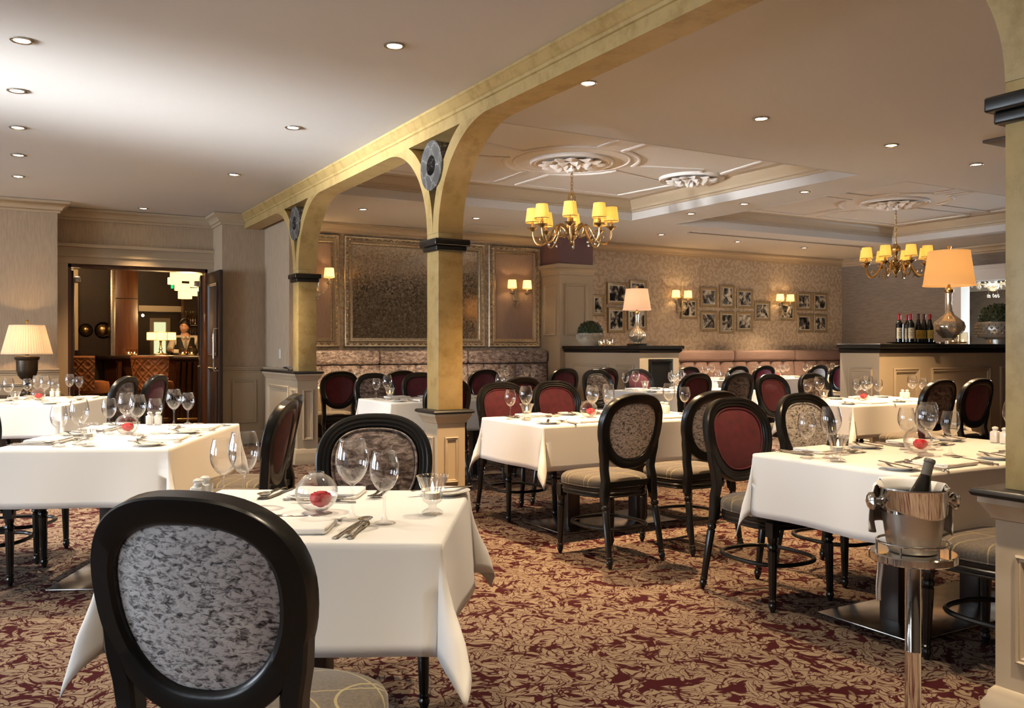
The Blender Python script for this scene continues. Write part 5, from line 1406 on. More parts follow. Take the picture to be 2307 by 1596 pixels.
t1 = TF(0.825, 2.631, -32)
setting(t1, 0.0, -0.255, 0, 'at the silver chair of the front table', plate=False, gl=((0.15,0.125),(0.25,0.065)))
setting(t1, -0.03, 0.30, 180, 'at the warm-light-toned chair of the front table', plate=False)
ware('plate', t1, 0.365, 0.325, 0, 'white side plate at the aisle corner of the front table'); ware('knife', t1, 0.35, 0.33, -60, 'butter knife lying on the aisle-corner side plate of the front table', 0.0165)
ware('bowl', t1, 0.01, -0.005, 0, 'round glass bowl with a red rose on the front table'); ware('candle', t1, 0.365, -0.03, 0, 'cut glass candle holder at the aisle edge of the front table')
ware('shaker', t1, -0.39, 0.09, 0, 'white shaker on the front table, in front of its twin'); ware('shaker', t1, -0.39, 0.15, 0, 'white shaker on the front table, just behind its twin')
def four(key, cx, cy, ang, name, sx=(-0.38, 0.32), full=True, sides=(1, 1), hw=0.29, plate=True):
    tf = TF(cx, cy, ang)
    for i, e in ((0, 'candle-end'), (1, 'shaker-end')):
        if sides[0]: setting(tf, sx[i], -hw, 0, 'at the near %s seat of the %s' % (e, name), full, plate)
        if sides[1]: setting(tf, sx[i]-0.05, hw+0.01, 180, 'at the far %s seat of the %s' % (e, name), full, plate)
    return tf
def centre(tf, name, cx, sh=0.66, bx=-0.05):
    ware('candle', tf, cx, 0.0, 0, 'cut glass candle holder on the %s' % name)
    ware('bowl', tf, bx, 0.03, 40, 'round glass bowl with a red rose on the %s' % name)
    ware('shaker', tf, sh, 0.06, 0, 'white shaker on the %s, first of the pair' % name); ware('shaker', tf, sh+0.005, 0.115, 0, 'white shaker on the %s, second of the pair' % name)
tf = four('T2', 0.66, 5.50, 64, 'long table', (-0.30, 0.36)); centre(tf, 'long table', -0.62, 0.64, 0.0)
tf = four('T3', 0.345, 9.53, 68, 'urn-lamp table', (-0.30, 0.36), False); centre(tf, 'urn-lamp table', -0.60, 0.60, 0.0)
tf = four('T4', 3.78, 5.21, 0, 'middle table', (-0.36, 0.34)); centre(tf, 'middle table', -0.655, 0.62, -0.12)
tf = four('T5', 3.86, 2.645, 0, 'ice-bucket table', (-0.38, 0.30)); centre(tf, 'ice-bucket table', -0.69, 0.65, -0.10)
tf = four('T6', 7.16, 5.58, 0, 'bottle-counter table', (-0.38, 0.30), False); centre(tf, 'bottle-counter table', -0.66, 0.60, -0.1)
tf = four('T7', 7.02, 8.13, 0, 'planter-counter table', (-0.38, 0.30), False); centre(tf, 'planter-counter table', -0.55, 0.60, 0.0)
tf = four('T8', 3.85, 7.93, 0, 'between-pillars table', (-0.36, 0.34), False); centre(tf, 'between-pillars table', -0.62, 0.60, 0.05)
def small(cx, name, bx=0.0):
    tf = TF(cx, 10.70, 0)
    for i, e in ((-1, 'window-side'), (1, 'annex-side')):
        for sy, side in ((-1, 'chair'), (1, 'bench')):
            x, y = i*0.33, sy*0.24; q = -sy
            for k, dx, dy, lab in (('big', 0.10*q, 0.13*q, 'larger wine glass'), ('small', 0.18*q, 0.09*q, 'smaller wine glass'), ('napkin', 0, 0, 'folded white napkin'), ('plate', -0.22*q, 0, 'white side plate')):
                ware(k, tf, x+dx, y+dy, 0 if sy < 0 else 180, '%s at the %s %s seat of the %s' % (lab, e, side, name))
    ware('bowl', tf, bx, 0.02, 0, 'round glass bowl with a red rose on the %s' % name)
small(4.10, 'bench table beside the dwarf wall'); small(5.92, 'bench table below the silk panel', 0.42)
small(9.75, 'first mauve bench table', -0.1); small(11.45, 'second mauve bench table', -0.1); small(13.25, 'corner bench table', -0.05)

# ------------------------------------------------------------------ ice bucket on its stand
bx, by = atZ(2057, 2.70)
t = thing('bucket_stand', 'tall chrome stand holding the wine bucket by the cut-off pillar', 'stand', (bx, by, 0))
MB().lathe([(0,0),(0.15,0),(0.15,0.012),(0.13,0.02),(0.03,0.035),(0.024,0.05)], 48).build('foot', M['chrome'], t)
MB().lathe([(0.0235,0.04),(0.0235,0.325),(0.0245,0.327),(0.0245,0.332),(0.0235,0.334),(0.0235,0.60),(0.04,0.612)], 32).build('pole', M['chrome'], t)
MB().lathe([(0,0.608),(0.122,0.606),(0.126,0.61),(0.126,0.628),(0.122,0.632),(0.110,0.632),(0,0.630)], 64).build('dish', M['chrome'], t)
m = MB(); m.tube([(0.104*math.cos(2*PI*i/48), 0.104*math.sin(2*PI*i/48), 0.662) for i in range(48)], 0.004, 8, True)
for k in range(6):
    a = 2*PI*k/6+0.3; m.tube([(0.104*math.cos(a), 0.104*math.sin(a), 0.63), (0.104*math.cos(a), 0.104*math.sin(a), 0.662)], 0.0035, 6)
m.build('rail', M['chrome'], t)
t = thing('ice_bucket', 'silver wine bucket with knob handles and draped napkin', 'ice bucket', (bx, by, 0.634))
MB().lathe([(0,0.002),(0.068,0.0),(0.073,0.008),(0.083,0.07),(0.0915,0.132),(0.0945,0.134)], 64, caps=False).build('body', M['brushed'], t)
m = MB(); nb_ = 64
rs = []
for i in range(nb_+1):
    a = 2*PI*i/nb_; lo = 0.132+0.012*math.sin(a*2+2.0)-0.012
    rs.append([(0.0935*math.cos(a)*1.0, 0.0935*math.sin(a), lo), (0.0965*math.cos(a), 0.0965*math.sin(a), lo+0.004), (0.1005*math.cos(a), 0.1005*math.sin(a), 0.188), (0.1035*math.cos(a), 0.1035*math.sin(a), 0.192), (0.1025*math.cos(a), 0.1025*math.sin(a), 0.196), (0.0985*math.cos(a), 0.0985*math.sin(a), 0.192), (0.090*math.cos(a), 0.090*math.sin(a), 0.12)])
m.rings(rs, closed=False, cap0=False, cap1=False); m.build('polished_rim', M['chrome'], t)
MB().lathe([(0,0.10),(0.088,0.10)], 40).build('water', M['glass'], t, smooth=False)
ha = rad(-30)
for s in (1, -1):
    d = Vector((math.cos(ha)*s, math.sin(ha)*s, 0)); q = Vector((0,0,1)).rotation_difference(d).to_matrix()
    MB().lathe([(0.022,0),(0.022,0.005),(0.012,0.008),(0.010,0.018),(0.016,0.022),(0.026,0.028),(0.027,0.034),(0.016,0.044),(0.006,0.048),(0,0.048)], 24, tuple(d*0.094+Vector((0,0,0.152))), q, flute=8, fl=0.08).build('knob', M['chrome'], t)
# linen napkin wrapped through the bucket, hanging on both sides
m = MB()
cam = Vector((0.5,0.866,0)); rt = Vector((0.866,-0.5,0))
def drape(side, w0, w1, L):
    def fn(u, v):
        # u across along the rim, v from inside over the rim and down outside
        a = ha + (0 if side > 0 else PI) + (w0+(w1-w0)*u)
        if v < 0.25: r = 0.088+0.020*v/0.25; z = 0.165+0.036*math.sin(PI/2*v/0.25)
        else:
            q = (v-0.25)/0.75; r = 0.109+0.010*math.sin(q*2.5)+0.012*math.sin(u*9+side)*q; z = 0.201-L*(q+0.10*q*math.sin(u*5+side*2))
        return (r*math.cos(a), r*math.sin(a), z)
    m.grid(fn, [i/14 for i in range(15)], [j/14 for j in range(15)])
drape(1, 0.10, 1.1, 0.145); drape(-1, -1.05, -0.12, 0.14)
def back(u, v):
    a = ha+0.9+(PI-1.8)*u
    if v < 0.5: r, z = 0.088+0.02*v/0.5, 0.17+0.038*math.sin(PI/2*v/0.5)
    else: q = (v-0.5)/0.5; r, z = 0.109+0.01*math.sin(u*8)*q, 0.208-0.06*q*(1+0.3*math.sin(u*6))
    return (r*math.cos(a), r*math.sin(a), z)
m.grid(back, [i/20 for i in range(21)], [j/10 for j in range(11)])
o = m.build('linen_wrap', M['napkin'], t, fix=False, sharp=80); sl = o.modifiers.new('thickness', 'SOLIDIFY'); sl.thickness = 0.003
# loose tail of linen behind the pole
m = MB(); m.grid(lambda u, v: (-0.035+0.02*u*(1-v*0.5)+0.004*math.sin(v*6), 0.10+0.006*math.sin(u*5), -0.01-0.16*v), [i/6 for i in range(7)], [j/10 for j in range(11)])
o = m.build('linen_tail', M['napkin'], t, fix=False); sl = o.modifiers.new('thickness', 'SOLIDIFY'); sl.thickness = 0.003
# bottle leaning in the bucket
b = bottle('dark wine bottle with grey foil leaning in the silver ice bucket', 0, 0, 0, 0.28, 'bgd', 'foil_grey', (-0.9,0.9,0.05,0.14,'paper'))
del b['group']
lean = (rt*0.36+cam*0.16+Vector((0,0,1))).normalized()
base = Vector((bx, by, 0.634)) + Vector((0,0,0.012)) - rt*0.022
b.location = base; b.rotation_euler = Vector((0,0,1)).rotation_difference(lean).to_euler()

# ------------------------------------------------------------------ the bar beyond the doorway
wall('wall_bar_back', [(-4.0,4.8,18.6,18.8,0,3.0)], 'barwall'); wall('wall_bar_left', [(-4.2,-4.0,12.6,18.8,0,3.0)], 'barwall'); wall('wall_bar_right', [(4.6,4.8,12.6,18.8,0,3.0)], 'barwall')
struct(MB().box(-4.2,4.8,12.6,18.8,2.85,2.9).build('ceiling_bar', M['barwall'], smooth=False))
def X_(px, Y): return atY(px, 785, Y)[0]
def Z_(px, py, Y): return atY(px, py, Y)[1]
wall('wall_bar_partition', [(X_(150,15.4),X_(256,15.4),15.4,15.5,0,2.85)], 'barwall')
o = MB().box(X_(153,14.6), X_(176,14.6), 14.6, 14.64, Z_(165,790,14.6), Z_(165,607,14.6)).build('trim_cream_strip', M['trim'], bevel=0.006); struct(o)
t = thing('bar_pillar', 'polished brown timber pillar with metal edge behind the bar stools', 'pillar', (0,0,0), kind='structure')
MB().box(X_(258,14.9), X_(311,14.9), 14.9, 15.3, 0, 2.85).build('timber_casing', M['redwood'], t, bevel=0.006)
MB().box(X_(249,14.9), X_(259,14.9), 14.88, 15.3, 0, 2.85).build('metal_edge', M['pewter'], t, bevel=0.004)
zz = Z_(285,673,14.9); MB().box(X_(258,14.9)-0.003, X_(311,14.9)+0.003, 14.894, 15.0, zz-0.006, zz+0.006).build('joint_line', M['black'], t, smooth=False)
for px, r, lab in ((193,0.10,'small round convex mirror on the dark bar wall'), (232,0.125,'larger round convex mirror on the dark bar wall')):
    t = thing('convex_mirror', lab, 'mirror', (X_(px,15.4), 15.398, Z_(px,744,15.4)))
    q = Matrix.Rotation(PI/2, 3, 'X')
    MB().lathe([(r,0),(r*1.02,0.02),(r*0.85,0.04),(r*0.72,0.025),(r*0.72,0)], 36, rot=q, caps=False).build('rim', M['black'], t)
    MB().lathe([(r*0.73,0.02),(r*0.6,0.035),(r*0.3,0.05),(0,0.054)], 36, rot=q).build('mirror_glass', M['brass'], t)
# bar counter
hB = 1.14
t = thing('bar_counter', 'curved dark bar counter with rounded wooden top', 'bar counter', (0,0,0))
def barpoly(e):
    return [(X_(236,15.1)-e,15.35),(X_(238,14.95)-e,15.0-e*0.5),(X_(262,14.72)-e*0.5,14.74-e),(X_(310,14.6),14.6-e),(X_(372,14.55),14.55-e),(X_(378,14.3),14.28-e),(X_(392,14.2),14.2-e),(X_(470,14.2),14.2-e),(X_(470,14.2),15.35)]
m = MB(); m.prism(barpoly(0), 0, hB-0.07); m.build('front', M['redwood'], t, smooth=False)
m = MB(); m.rings([[(x,y,z) for x,y in barpoly(e)] for e,z in ((0.10,hB-0.075),(0.125,hB-0.06),(0.135,hB-0.035),(0.125,hB-0.01),(0.10,hB))]); m.build('rounded_top', M['dkwood'], t, sharp=60)
for px in (268, 300, 335, 398, 411, 424, 437):
    Y = 14.6 if px < 380 else 14.2; x = X_(px, Y); m = MB()
    secs = []
    for i in range(11):
        q = i/10; z = 0.12+(hB-0.22)*q; d = 0.02+0.13*q**2.2
        secs.append([(x-0.025,Y-d,z),(x+0.025,Y-d,z),(x+0.025,Y+0.02,z),(x-0.025,Y+0.02,z)])
    m.rings(secs); m.build('bracket', M['redwood'], t)
m = MB(); m.tube([(X_(300,14.35),14.35,0.18),(X_(380,14.3),14.3,0.18),(X_(400,14.0),14.0,0.18),(X_(470,14.0),14.0,0.18)], 0.022, 10); m.build('foot_rail', M['stud'], t)
def stool(label, px, Y, face):
    x = X_(px, Y); t = thing('bar_stool', label, 'bar stool', (x, Y, 0), rad(face-90), 'tan leather bar stools')
    MB().lathe([(0,0.60),(0.20,0.60),(0.235,0.62),(0.24,0.72),(0.225,0.775),(0.15,0.79),(0,0.795)], 36).build('seat', M['leather'], t)
    m = MB(); rows, cols = 36, 30
    def fn(u, v):
        a = -PI/2 + (u-0.5)*2.5; z = 0.66+0.46*v
        gx, gz = u*4.5, v*2.6
        b = 0.0
        for ox, oz in ((0,0),(0.5,0.5)):
            dx = (gx+ox+0.5) % 1-0.5; dz = ((gz+oz+0.5) % 1-0.5)
            b = max(b, math.exp(-((dx/0.20)**2+(dz/0.2)**2)))
        cr = max(math.exp(-(((gx+gz) % 1-0.5)/0.09)**2), math.exp(-(((gx-gz) % 1-0.5)/0.09)**2))
        d = 0.032*(1-0.55*cr*(1-b))-0.026*b
        r = 0.275+0.05*v+d
        return (r*math.cos(a), r*math.sin(a)*0.95, z)
    m.grid(fn, [i/90 for i in range(91)], [i/60 for i in range(61)]); m.build('tufted_back', M['leather'], t, fix=False, sharp=80)
    m = MB(); m.grid(lambda u, v: ((0.262+0.05*v)*math.cos(-PI/2+(u-0.5)*2.5), (0.262+0.05*v)*math.sin(-PI/2+(u-0.5)*2.5)*0.95, 0.66+0.46*v), [i/24 for i in range(25)], [0,0.5,1]); m.build('inner_back', M['leather'], t, fix=False)
    m = MB(); pts = []
    for i in range(25):
        a = -PI/2+(i/24-0.5)*2.5; pts.append((0.33*math.cos(a), 0.33*math.sin(a)*0.95, 1.12))
    m.tube(pts, 0.024, 8); m.build('top_roll', M['leather'], t)
    m = MB()
    for i in range(0, 40): 
        a = -PI/2+(i/39-0.5)*2.48; m.sphere((0.357*math.cos(a), 0.357*math.sin(a)*0.95, 1.105), 0.006, 6, 4)
    for s in (-1, 1):
        a = -PI/2+s*1.25
        for k in range(16): m.sphere(((0.305+0.05*k/15)*math.cos(a), (0.305+0.05*k/15)*math.sin(a)*0.95, 0.68+0.42*k/15), 0.006, 6, 4)
    m.build('stud_row', M['stud'], t)
    for sx in (-1, 1):
        for sy in (-1, 1): MB().tube([(sx*0.14,sy*0.14,0.61),(sx*0.19,sy*0.19,0.0)], [0.02,0.014], 8).build('leg', M['dkwood'], t)
    MB().tube([(0.175*math.cos(2*PI*i/28),0.175*math.sin(2*PI*i/28),0.22) for i in range(28)], 0.010, 8, True).build('foot_ring', M['stud'], t)
stool('tufted tan leather bar stool before the counter, framed by two dining chairs', 352, 13.55, 38)
stool('tufted tan leather bar stool beside the doorway edge, seat turned away', 206, 13.9, 20)
# pendant cluster
xp, zp = X_(420,14.1), Z_(420,640,14.1)
t = thing('pendant_lamp', 'cluster of glowing drum shades hanging over the bar', 'pendant light', (xp, 14.1, zp))
MB().lathe([(0.012,0.1),(0.012,2.85-zp)], 8).build('rod', M['brass'], t)
rd = random.Random(2)
for (dx, dy, dz, r, h) in ((-0.15,-0.1,0.13,0.10,0.10),(-0.16,0.05,0.04,0.10,0.10),(0.0,-0.14,0.19,0.09,0.09),(0.14,-0.05,0.2,0.09,0.09),(0.02,0.02,0.10,0.10,0.10),(0.18,0.08,0.10,0.09,0.10),(0.13,-0.14,0.0,0.11,0.10),(-0.08,-0.12,-0.06,0.11,0.10),(0.14,0.0,-0.12,0.10,0.11),(-0.02,0.0,-0.17,0.10,0.11)):
    m = MB(); m.lathe([(r,-h/2),(r,h/2)], 28, (dx,dy,dz), caps=False); m.lathe([(0,h/2-0.01),(r*0.98,h/2-0.01)], 28, (dx,dy,dz), caps=False); m.build('drum_shade', M['barshade'], t)
point('pendant_glow', (0,-0.15,-0.3), 26, (1.0,0.60,0.25), 0.1, t)
o = MB().box(X_(386,14.6), X_(391,14.6), 14.6, 14.64, Z_(388,650,14.6), Z_(388,640,14.6)).build('exit_sign', M['exit'], smooth=False); tag(o, 'tiny green lit sign under the bar pendant', 'sign')
# lamp on the bar
xl2 = X_(362,14.95); t = thing('bar_lamp', 'brass bar lamp with long glowing shade on the counter', 'lamp', (xl2, 14.95, hB))
MB().lathe([(0.11,0),(0.11,0.015),(0.05,0.03),(0.03,0.05),(0.018,0.08),(0.03,0.10),(0.018,0.12),(0.014,0.2),(0.022,0.22),(0.012,0.24),(0.012,0.30)], 20).build('stem', M['brass'], t)
MB().box(-0.20,0.22,-0.06,0.06,0.24,0.36).build('long_shade', M['barshade'], t, bevel=0.01)
m = MB()
for x in (-0.07,0.09): m.box(x-0.006,x+0.006,-0.063,0.063,0.236,0.364)
m.box(-0.205,0.225,-0.064,0.064,0.358,0.368); m.box(-0.205,0.225,-0.064,0.064,0.232,0.242); m.build('shade_frame', M['brass'], t, smooth=False)
point('bar_lamp_glow', (0,-0.12,0.3), 9, (1.0,0.62,0.28), 0.05, t)
# window frame, header and bottle shelf at the back
a, b = X_(338,18.5), X_(384,18.5)
t = thing('bar_window', 'pale framed inner window at the back of the bar', 'window', (0,0,0), kind='structure')
z0, z1 = Z_(360,806,18.5), Z_(360,717,18.5)
m = MB(); frame_rings(m, wy(18.58), a, b, z0, z1, [(0,0),(0,0.05),(0.06,0.05),(0.06,0.02),(0.09,0.02),(0.09,0)]); m.build('frame', M['trim'], t)
MB().box(a+0.08, b-0.08, 18.55, 18.57, z0+0.08, z1-0.08).build('lit_pane', M['winglow'], t, smooth=False)
o = MB().box(X_(311,17.5), X_(428,17.5), 17.4, 17.6, Z_(360,703,17.5), Z_(360,690,17.5)).build('trim_bar_header', M['trim'], smooth=False); struct(o)
t = thing('bottle_shelf', 'glass bottle shelf behind the barman', 'shelf', (0,0,0))
xs0, xs1 = X_(414,16.9), X_(446,16.9)
for py in (733, 775): MB().box(xs0, xs1, 16.85, 17.05, Z_(430,py,16.9)-0.012, Z_(430,py,16.9)).build('shelf_board', M['pewter'], t, smooth=False)
MB().box(xs0-0.02, xs0, 16.85, 17.05, 0.9, 2.3).build('upright', M['redwood'], t, smooth=False); MB().box(xs1, xs1+0.02, 16.85, 17.05, 0.9, 2.3).build('upright', M['redwood'], t, smooth=False)
MB().box(xs0, xs1, 17.05, 17.07, 0.9, 2.3).build('back_board', M['barwall'], t, smooth=False)
k = 0
for py, row in ((733,'upper shelf'), (775,'lower shelf')):
    for q in range(5):
        k += 1; x = xs0+0.04+(xs1-xs0-0.08)*q/4; r = 0.021
        o = MB().lathe([(0,0),(r,0),(r,0.14),(r*0.4,0.19),(r*0.35,0.25),(0,0.25)], 14).build('spirit_bottle', M['amber'] if (q+k) % 2 else M['bottle'], None, loc=(x, 16.93, Z_(430,py,16.9)))
        tag(o, 'spirit bottle on the %s behind the barman, %s from the shelf upright' % (row, ('first','second','third','fourth','fifth')[q]), 'bottle', 'spirit bottles behind the bar')
for px, lab in ((290,'candle jar on the bar beside the timber pillar, first of two'), (303,'candle jar on the bar beside the timber pillar, second of two'), (412,'candle jar on the bar in front of the barman'), (432,"candle jar on the bar by the barman's resting hand")):
    Y = 14.72 if px < 380 else 14.3; tumbler(lab, X_(px,Y), Y, hB, 0.095 if px < 380 else 0.115, 0.042 if px < 380 else 0.052)
x, z = atY(314, 711, 15.0); t = thing('bar_spotlight', 'tiny bright spotlight beside the bar pillar', 'light', (x+0.05, 15.0, z))
MB().lathe([(0.02,0.0),(0.03,0.03),(0.025,0.07),(0,0.07)], 12, rot=Matrix.Rotation(-PI/2,3,'X')).build('housing', M['pewter'], t)
MB().lathe([(0,0.0),(0.02,0.0)], 12, rot=Matrix.Rotation(PI/2,3,'X'), c=(0,-0.004,0)).build('lens', M['lens'], t)
point('bar_unseen_light', (0.9, 13.1, 2.6), 26, (1.0,0.66,0.34), 0.1); point('bar_unseen_light', (2.2, 16.8, 2.6), 14, (1.0,0.66,0.34), 0.1)  # unseen point lights for the bar room, no fitting built

# ------------------------------------------------------------------ barman
def skin_mesh(verts, edges, radii, sub=1):
    me = bpy.data.meshes.new('skin_tmp'); me.from_pydata(verts, edges, []); me.update()
    o = bpy.data.objects.new('skin_tmp', me); C.objects.link(o)
    o.modifiers.new('s', 'SKIN')
    if not me.skin_vertices:
        bm = bmesh.new(); bm.from_mesh(me); bm.verts.layers.skin.verify(); bm.to_mesh(me); bm.free()
    for i, r in enumerate(radii):
        d = me.skin_vertices[0].data[i]; d.radius = r if isinstance(r, tuple) else (r, r); d.use_root = (i == 0)
    sb = o.modifiers.new('b', 'SUBSURF'); sb.levels = sub; sb.render_levels = sub
    dg = bpy.context.evaluated_depsgraph_get(); ev = o.evaluated_get(dg); m2 = ev.to_mesh()
    vs = [tuple(v.co) for v in m2.vertices]; fs = [tuple(p.vertices) for p in m2.polygons]
    ev.to_mesh_clear(); bpy.data.objects.remove(o); bpy.data.meshes.remove(me)
    return vs, fs
class Sk:
    def __init__(s): s.v = []; s.e = []; s.r = []
    def chain(s, pts, start=None):
        prev = start
        for p, r in pts:
            s.v.append(p); s.r.append(r); i = len(s.v)-1
            if prev is not None: s.e.append((prev, i))
            prev = i
        return prev
def barman(px, Y, rz):
    x = X_(px, Y); t = thing('person', 'smiling barman in charcoal waistcoat, white shirt and tie, tilting a bottle at the bar', 'person', (x, Y, 0), rz)
    k = Sk()
    pelvis = k.chain([((0,0.02,0.95),(0.14,0.10))])
    chest = k.chain([((0,0.01,1.08),(0.135,0.095)),((0,-0.02,1.24),(0.15,0.105)),((0,-0.03,1.37),(0.14,0.10))], pelvis)
    k.chain([((0,-0.035,1.455),0.06),((0,-0.055,1.52),0.055)], chest)
    SR, ER, WR = (-0.175,-0.03,1.41), (-0.245,-0.02,1.215), (-0.245,-0.26,1.215)
    SL, EL, WL = (0.175,-0.03,1.41), (0.255,0.02,1.215), (0.235,-0.22,1.165)
    def arm(S, E, W): return k.chain([(S,0.058),(tuple((S[i]+E[i])/2 for i in range(3)),0.046),(E,0.040),(tuple((E[i]+W[i])/2 for i in range(3)),0.036),(W,0.026)], chest)
    wr = arm(SR,ER,WR); wl = arm(SL,EL,WL)
    for s in (-1, 1):
        k.chain([((s*0.09,0.02,0.86),0.085),((s*0.10,0.0,0.5),0.058),((s*0.10,0.02,0.1),0.042),((s*0.10,-0.10,0.045),0.04)], pelvis)
    vs, fs = skin_mesh(k.v, k.e, k.r, 2)
    parts = [(vs, fs)]
    # hands: palm plus five curled fingers; the image-left one closes round a bottle
    def hand(W, fwd, upv, side, curl, thumb):
        h = Sk(); W = Vector(W); f = Vector(fwd).normalized(); u = Vector(upv).normalized(); r = f.cross(u).normalized()*side
        h.chain([(tuple(W-f*0.02),0.026),(tuple(W+f*0.03),(0.034,0.018)),(tuple(W+f*0.075),(0.038,0.016))])
        out = [skin_mesh(h.v, h.e, h.r, 1)]
        for i, (off, L) in enumerate(((0.030,0.068),(0.010,0.078),(-0.010,0.073),(-0.029,0.058))):
            p = W+f*0.075+r*off; d = f.copy(); c = Sk(); pts = [(tuple(p-f*0.015),0.0095)]
            for j in range(3):
                ang = curl*(0.6+0.25*j); d = (d*math.cos(ang)-u*math.sin(ang)).normalized(); nu = (u*math.cos(ang)+f*math.sin(ang)); 
                p = p+d*L*(0.45,0.32,0.25)[j]; pts.append((tuple(p),0.0085-0.0009*j))
            c.chain(pts); out.append(skin_mesh(c.v, c.e, c.r, 1))
        p = W+f*0.02+r*0.032; c = Sk(); c.chain([(tuple(p-r*0.012),0.012),(tuple(p+r*0.020+f*0.022-u*0.010*thumb),0.0105),(tuple(p+r*0.026+f*0.050-u*0.026*thumb),0.0085)]); out.append(skin_mesh(c.v, c.e, c.r, 1))
        return out
    parts += hand(WR, (0.55,-0.75,-0.1), (-0.3,-0.2,0.9), -1, 0.95, 1.6)
    parts += hand(WL, (-0.15,-0.95,-0.05), (0,0,1), 1, 0.22, 0.6)
    # head with brow, eye hollows, nose, lips, chin and ears, tilted down toward the bottle
    hc = Vector((-0.015,-0.085,1.615)); R = Matrix.Rotation(rad(16),3,'X') @ Matrix.Rotation(rad(7),3,'Y') @ Matrix.Rotation(rad(-12),3,'Z')
    def hp(p): q = R @ Vector(p); return tuple(hc+q)
    g = lambda x, z, cx, cz, sx, sz: math.exp(-((x-cx)/sx)**2-((z-cz)/sz)**2)
    hv = []; hf = []; nu, nv = 56, 44
    for j in range(nv+1):
        ph = PI*j/nv
        for i in range(nu):
            th = 2*PI*i/nu; sx = math.sin(ph)*math.cos(th); sy = math.sin(ph)*math.sin(th); sz = math.cos(ph)
            wx_ = 0.077*(1-0.20*max(0,-sz)**1.3); x = wx_*sx; y = 0.097*sy*(1-0.10*max(0,-sz)); z = 0.117*sz
            if sy < 0:
                front = -sy; d = 0
                d += 0.022*g(x,z,0,-0.018,0.013,0.024)*front; d += 0.010*g(x,z,0,-0.028,0.018,0.010)*front
                d -= 0.010*(g(x,z,-0.031,0.010,0.016,0.011)+g(x,z,0.031,0.010,0.016,0.011)); d += 0.006*g(x,z,0,0.034,0.05,0.010)
                d += 0.007*g(x,z,0,-0.056,0.022,0.007); d += 0.010*g(x,z,0,-0.092,0.022,0.018); d += 0.004*(g(x,z,-0.04,-0.025,0.02,0.02)+g(x,z,0.04,-0.025,0.02,0.02))
                y -= d
            hv.append(hp((x,y,z)))
    for j in range(nv):
        for i in range(nu):
            l = (i+1) % nu; hf.append((j*nu+i, (j+1)*nu+i, (j+1)*nu+l, j*nu+l))
    parts.append((hv, hf))
    for s in (-1, 1):
        e = MB(); e.sphere(hp((s*0.077,0.008,-0.004)), 0.024, 10, 8, (0.4,0.75,1.15)); parts.append((e.v, e.f))
    m = MB()
    for v_, f_ in parts: m.add(v_, f_)
    me = bpy.data.meshes.new('body'); me.from_pydata(m.v, [], m.f); me.update(); me.materials.append(M['skin'])
    tmp = bpy.data.objects.new('body_tmp', me); C.objects.link(tmp)
    rm = tmp.modifiers.new('fuse', 'REMESH'); rm.mode = 'VOXEL'; rm.voxel_size = 0.006
    sm_ = tmp.modifiers.new('smooth', 'SMOOTH'); sm_.iterations = 2
    dg = bpy.context.evaluated_depsgraph_get(); me2 = bpy.data.meshes.new_from_object(tmp.evaluated_get(dg)); bpy.data.objects.remove(tmp)
    me2.name = 'body'; me2.polygons.foreach_set('use_smooth', [True]*len(me2.polygons)); me2.update()
    if not me2.materials: me2.materials.append(M['skin'])
    o = bpy.data.objects.new('body', me2); C.objects.link(o); o.parent = t
    # face
    for s in (-1, 1):
        m = MB(); m.sphere(hp((s*0.031,-0.081,0.010)), 0.010, 10, 8); e = m.build('eye', M['shirt'], t)
        m = MB(); m.sphere(hp((s*0.030,-0.089,0.008)), 0.0055, 8, 6); m.build('pupil', M['hair'], e)
        m = MB(); m.tube([hp((s*(0.014+0.008*i),-0.096+0.004*i,0.030+0.003*math.sin(i))) for i in range(5)], 0.0035, 6); m.build('eyebrow', M['hair'], t)
    m = MB(); m.tube([hp((-0.026+0.0065*i,-0.101+0.0011*(i-4)**2*0.6,-0.052+0.0007*(i-4)**2)) for i in range(9)], [0.002]+[0.0035]*7+[0.002], 6); m.build('mouth', plain('lips', (0.42,0.10,0.07), 0.5), t)
    m = MB(); m.tube([hp((-0.018+0.0045*i,-0.1035+0.0011*(i-4)**2*0.4,-0.0515+0.0006*(i-4)**2)) for i in range(9)], 0.0018, 5); m.build('teeth', M['shirt'], t)
    # hair: cap with a swept quiff
    m = MB()
    def hr(u, v):
        th = 2*PI*u; ph = v*1.72
        lim = 1.0
        fr = max(0, -math.sin(th)); ph = v*(1.75-0.72*fr**1.5); sx, sy, sz = math.sin(ph)*math.cos(th), math.sin(ph)*math.sin(th), math.cos(ph)
        q = 1.06+0.06*fr*(1-v)+0.012*math.sin(th*23+v*9)
        return hp((0.080*sx*q, 0.101*sy*q, 0.120*sz*q+0.006*fr))
    m.grid(hr, [i/60 for i in range(61)], [j/16 for j in range(17)]); o = m.build('hair', M['hair'], t, fix=False); sl = o.modifiers.new('thick', 'SOLIDIFY'); sl.thickness = 0.012; sl.offset = -1
    # shirt: body and sleeves, one piece
    k = Sk(); a = k.chain([((0,0.02,0.98),(0.148,0.108)),((0,0.01,1.08),(0.145,0.105)),((0,-0.02,1.24),(0.160,0.114)),((0,-0.03,1.375),(0.150,0.108))])
    k.chain([((0,-0.035,1.45),0.070),((0,-0.045,1.478),0.066)], a)
    for S, E, W in ((SR,ER,WR),(SL,EL,WL)):
        mid = lambda A, B, q: tuple(A[i]+(B[i]-A[i])*q for i in range(3))
        k.chain([(S,0.068),(mid(S,E,0.5),0.062),(E,0.056),(mid(E,W,0.5),0.052),(mid(E,W,0.85),0.042),(mid(E,W,0.93),0.034)], a)
    v_, f_ = skin_mesh(k.v, k.e, k.r, 2); MB().add(v_, f_).build('shirt', M['shirt'], t, sharp=80)
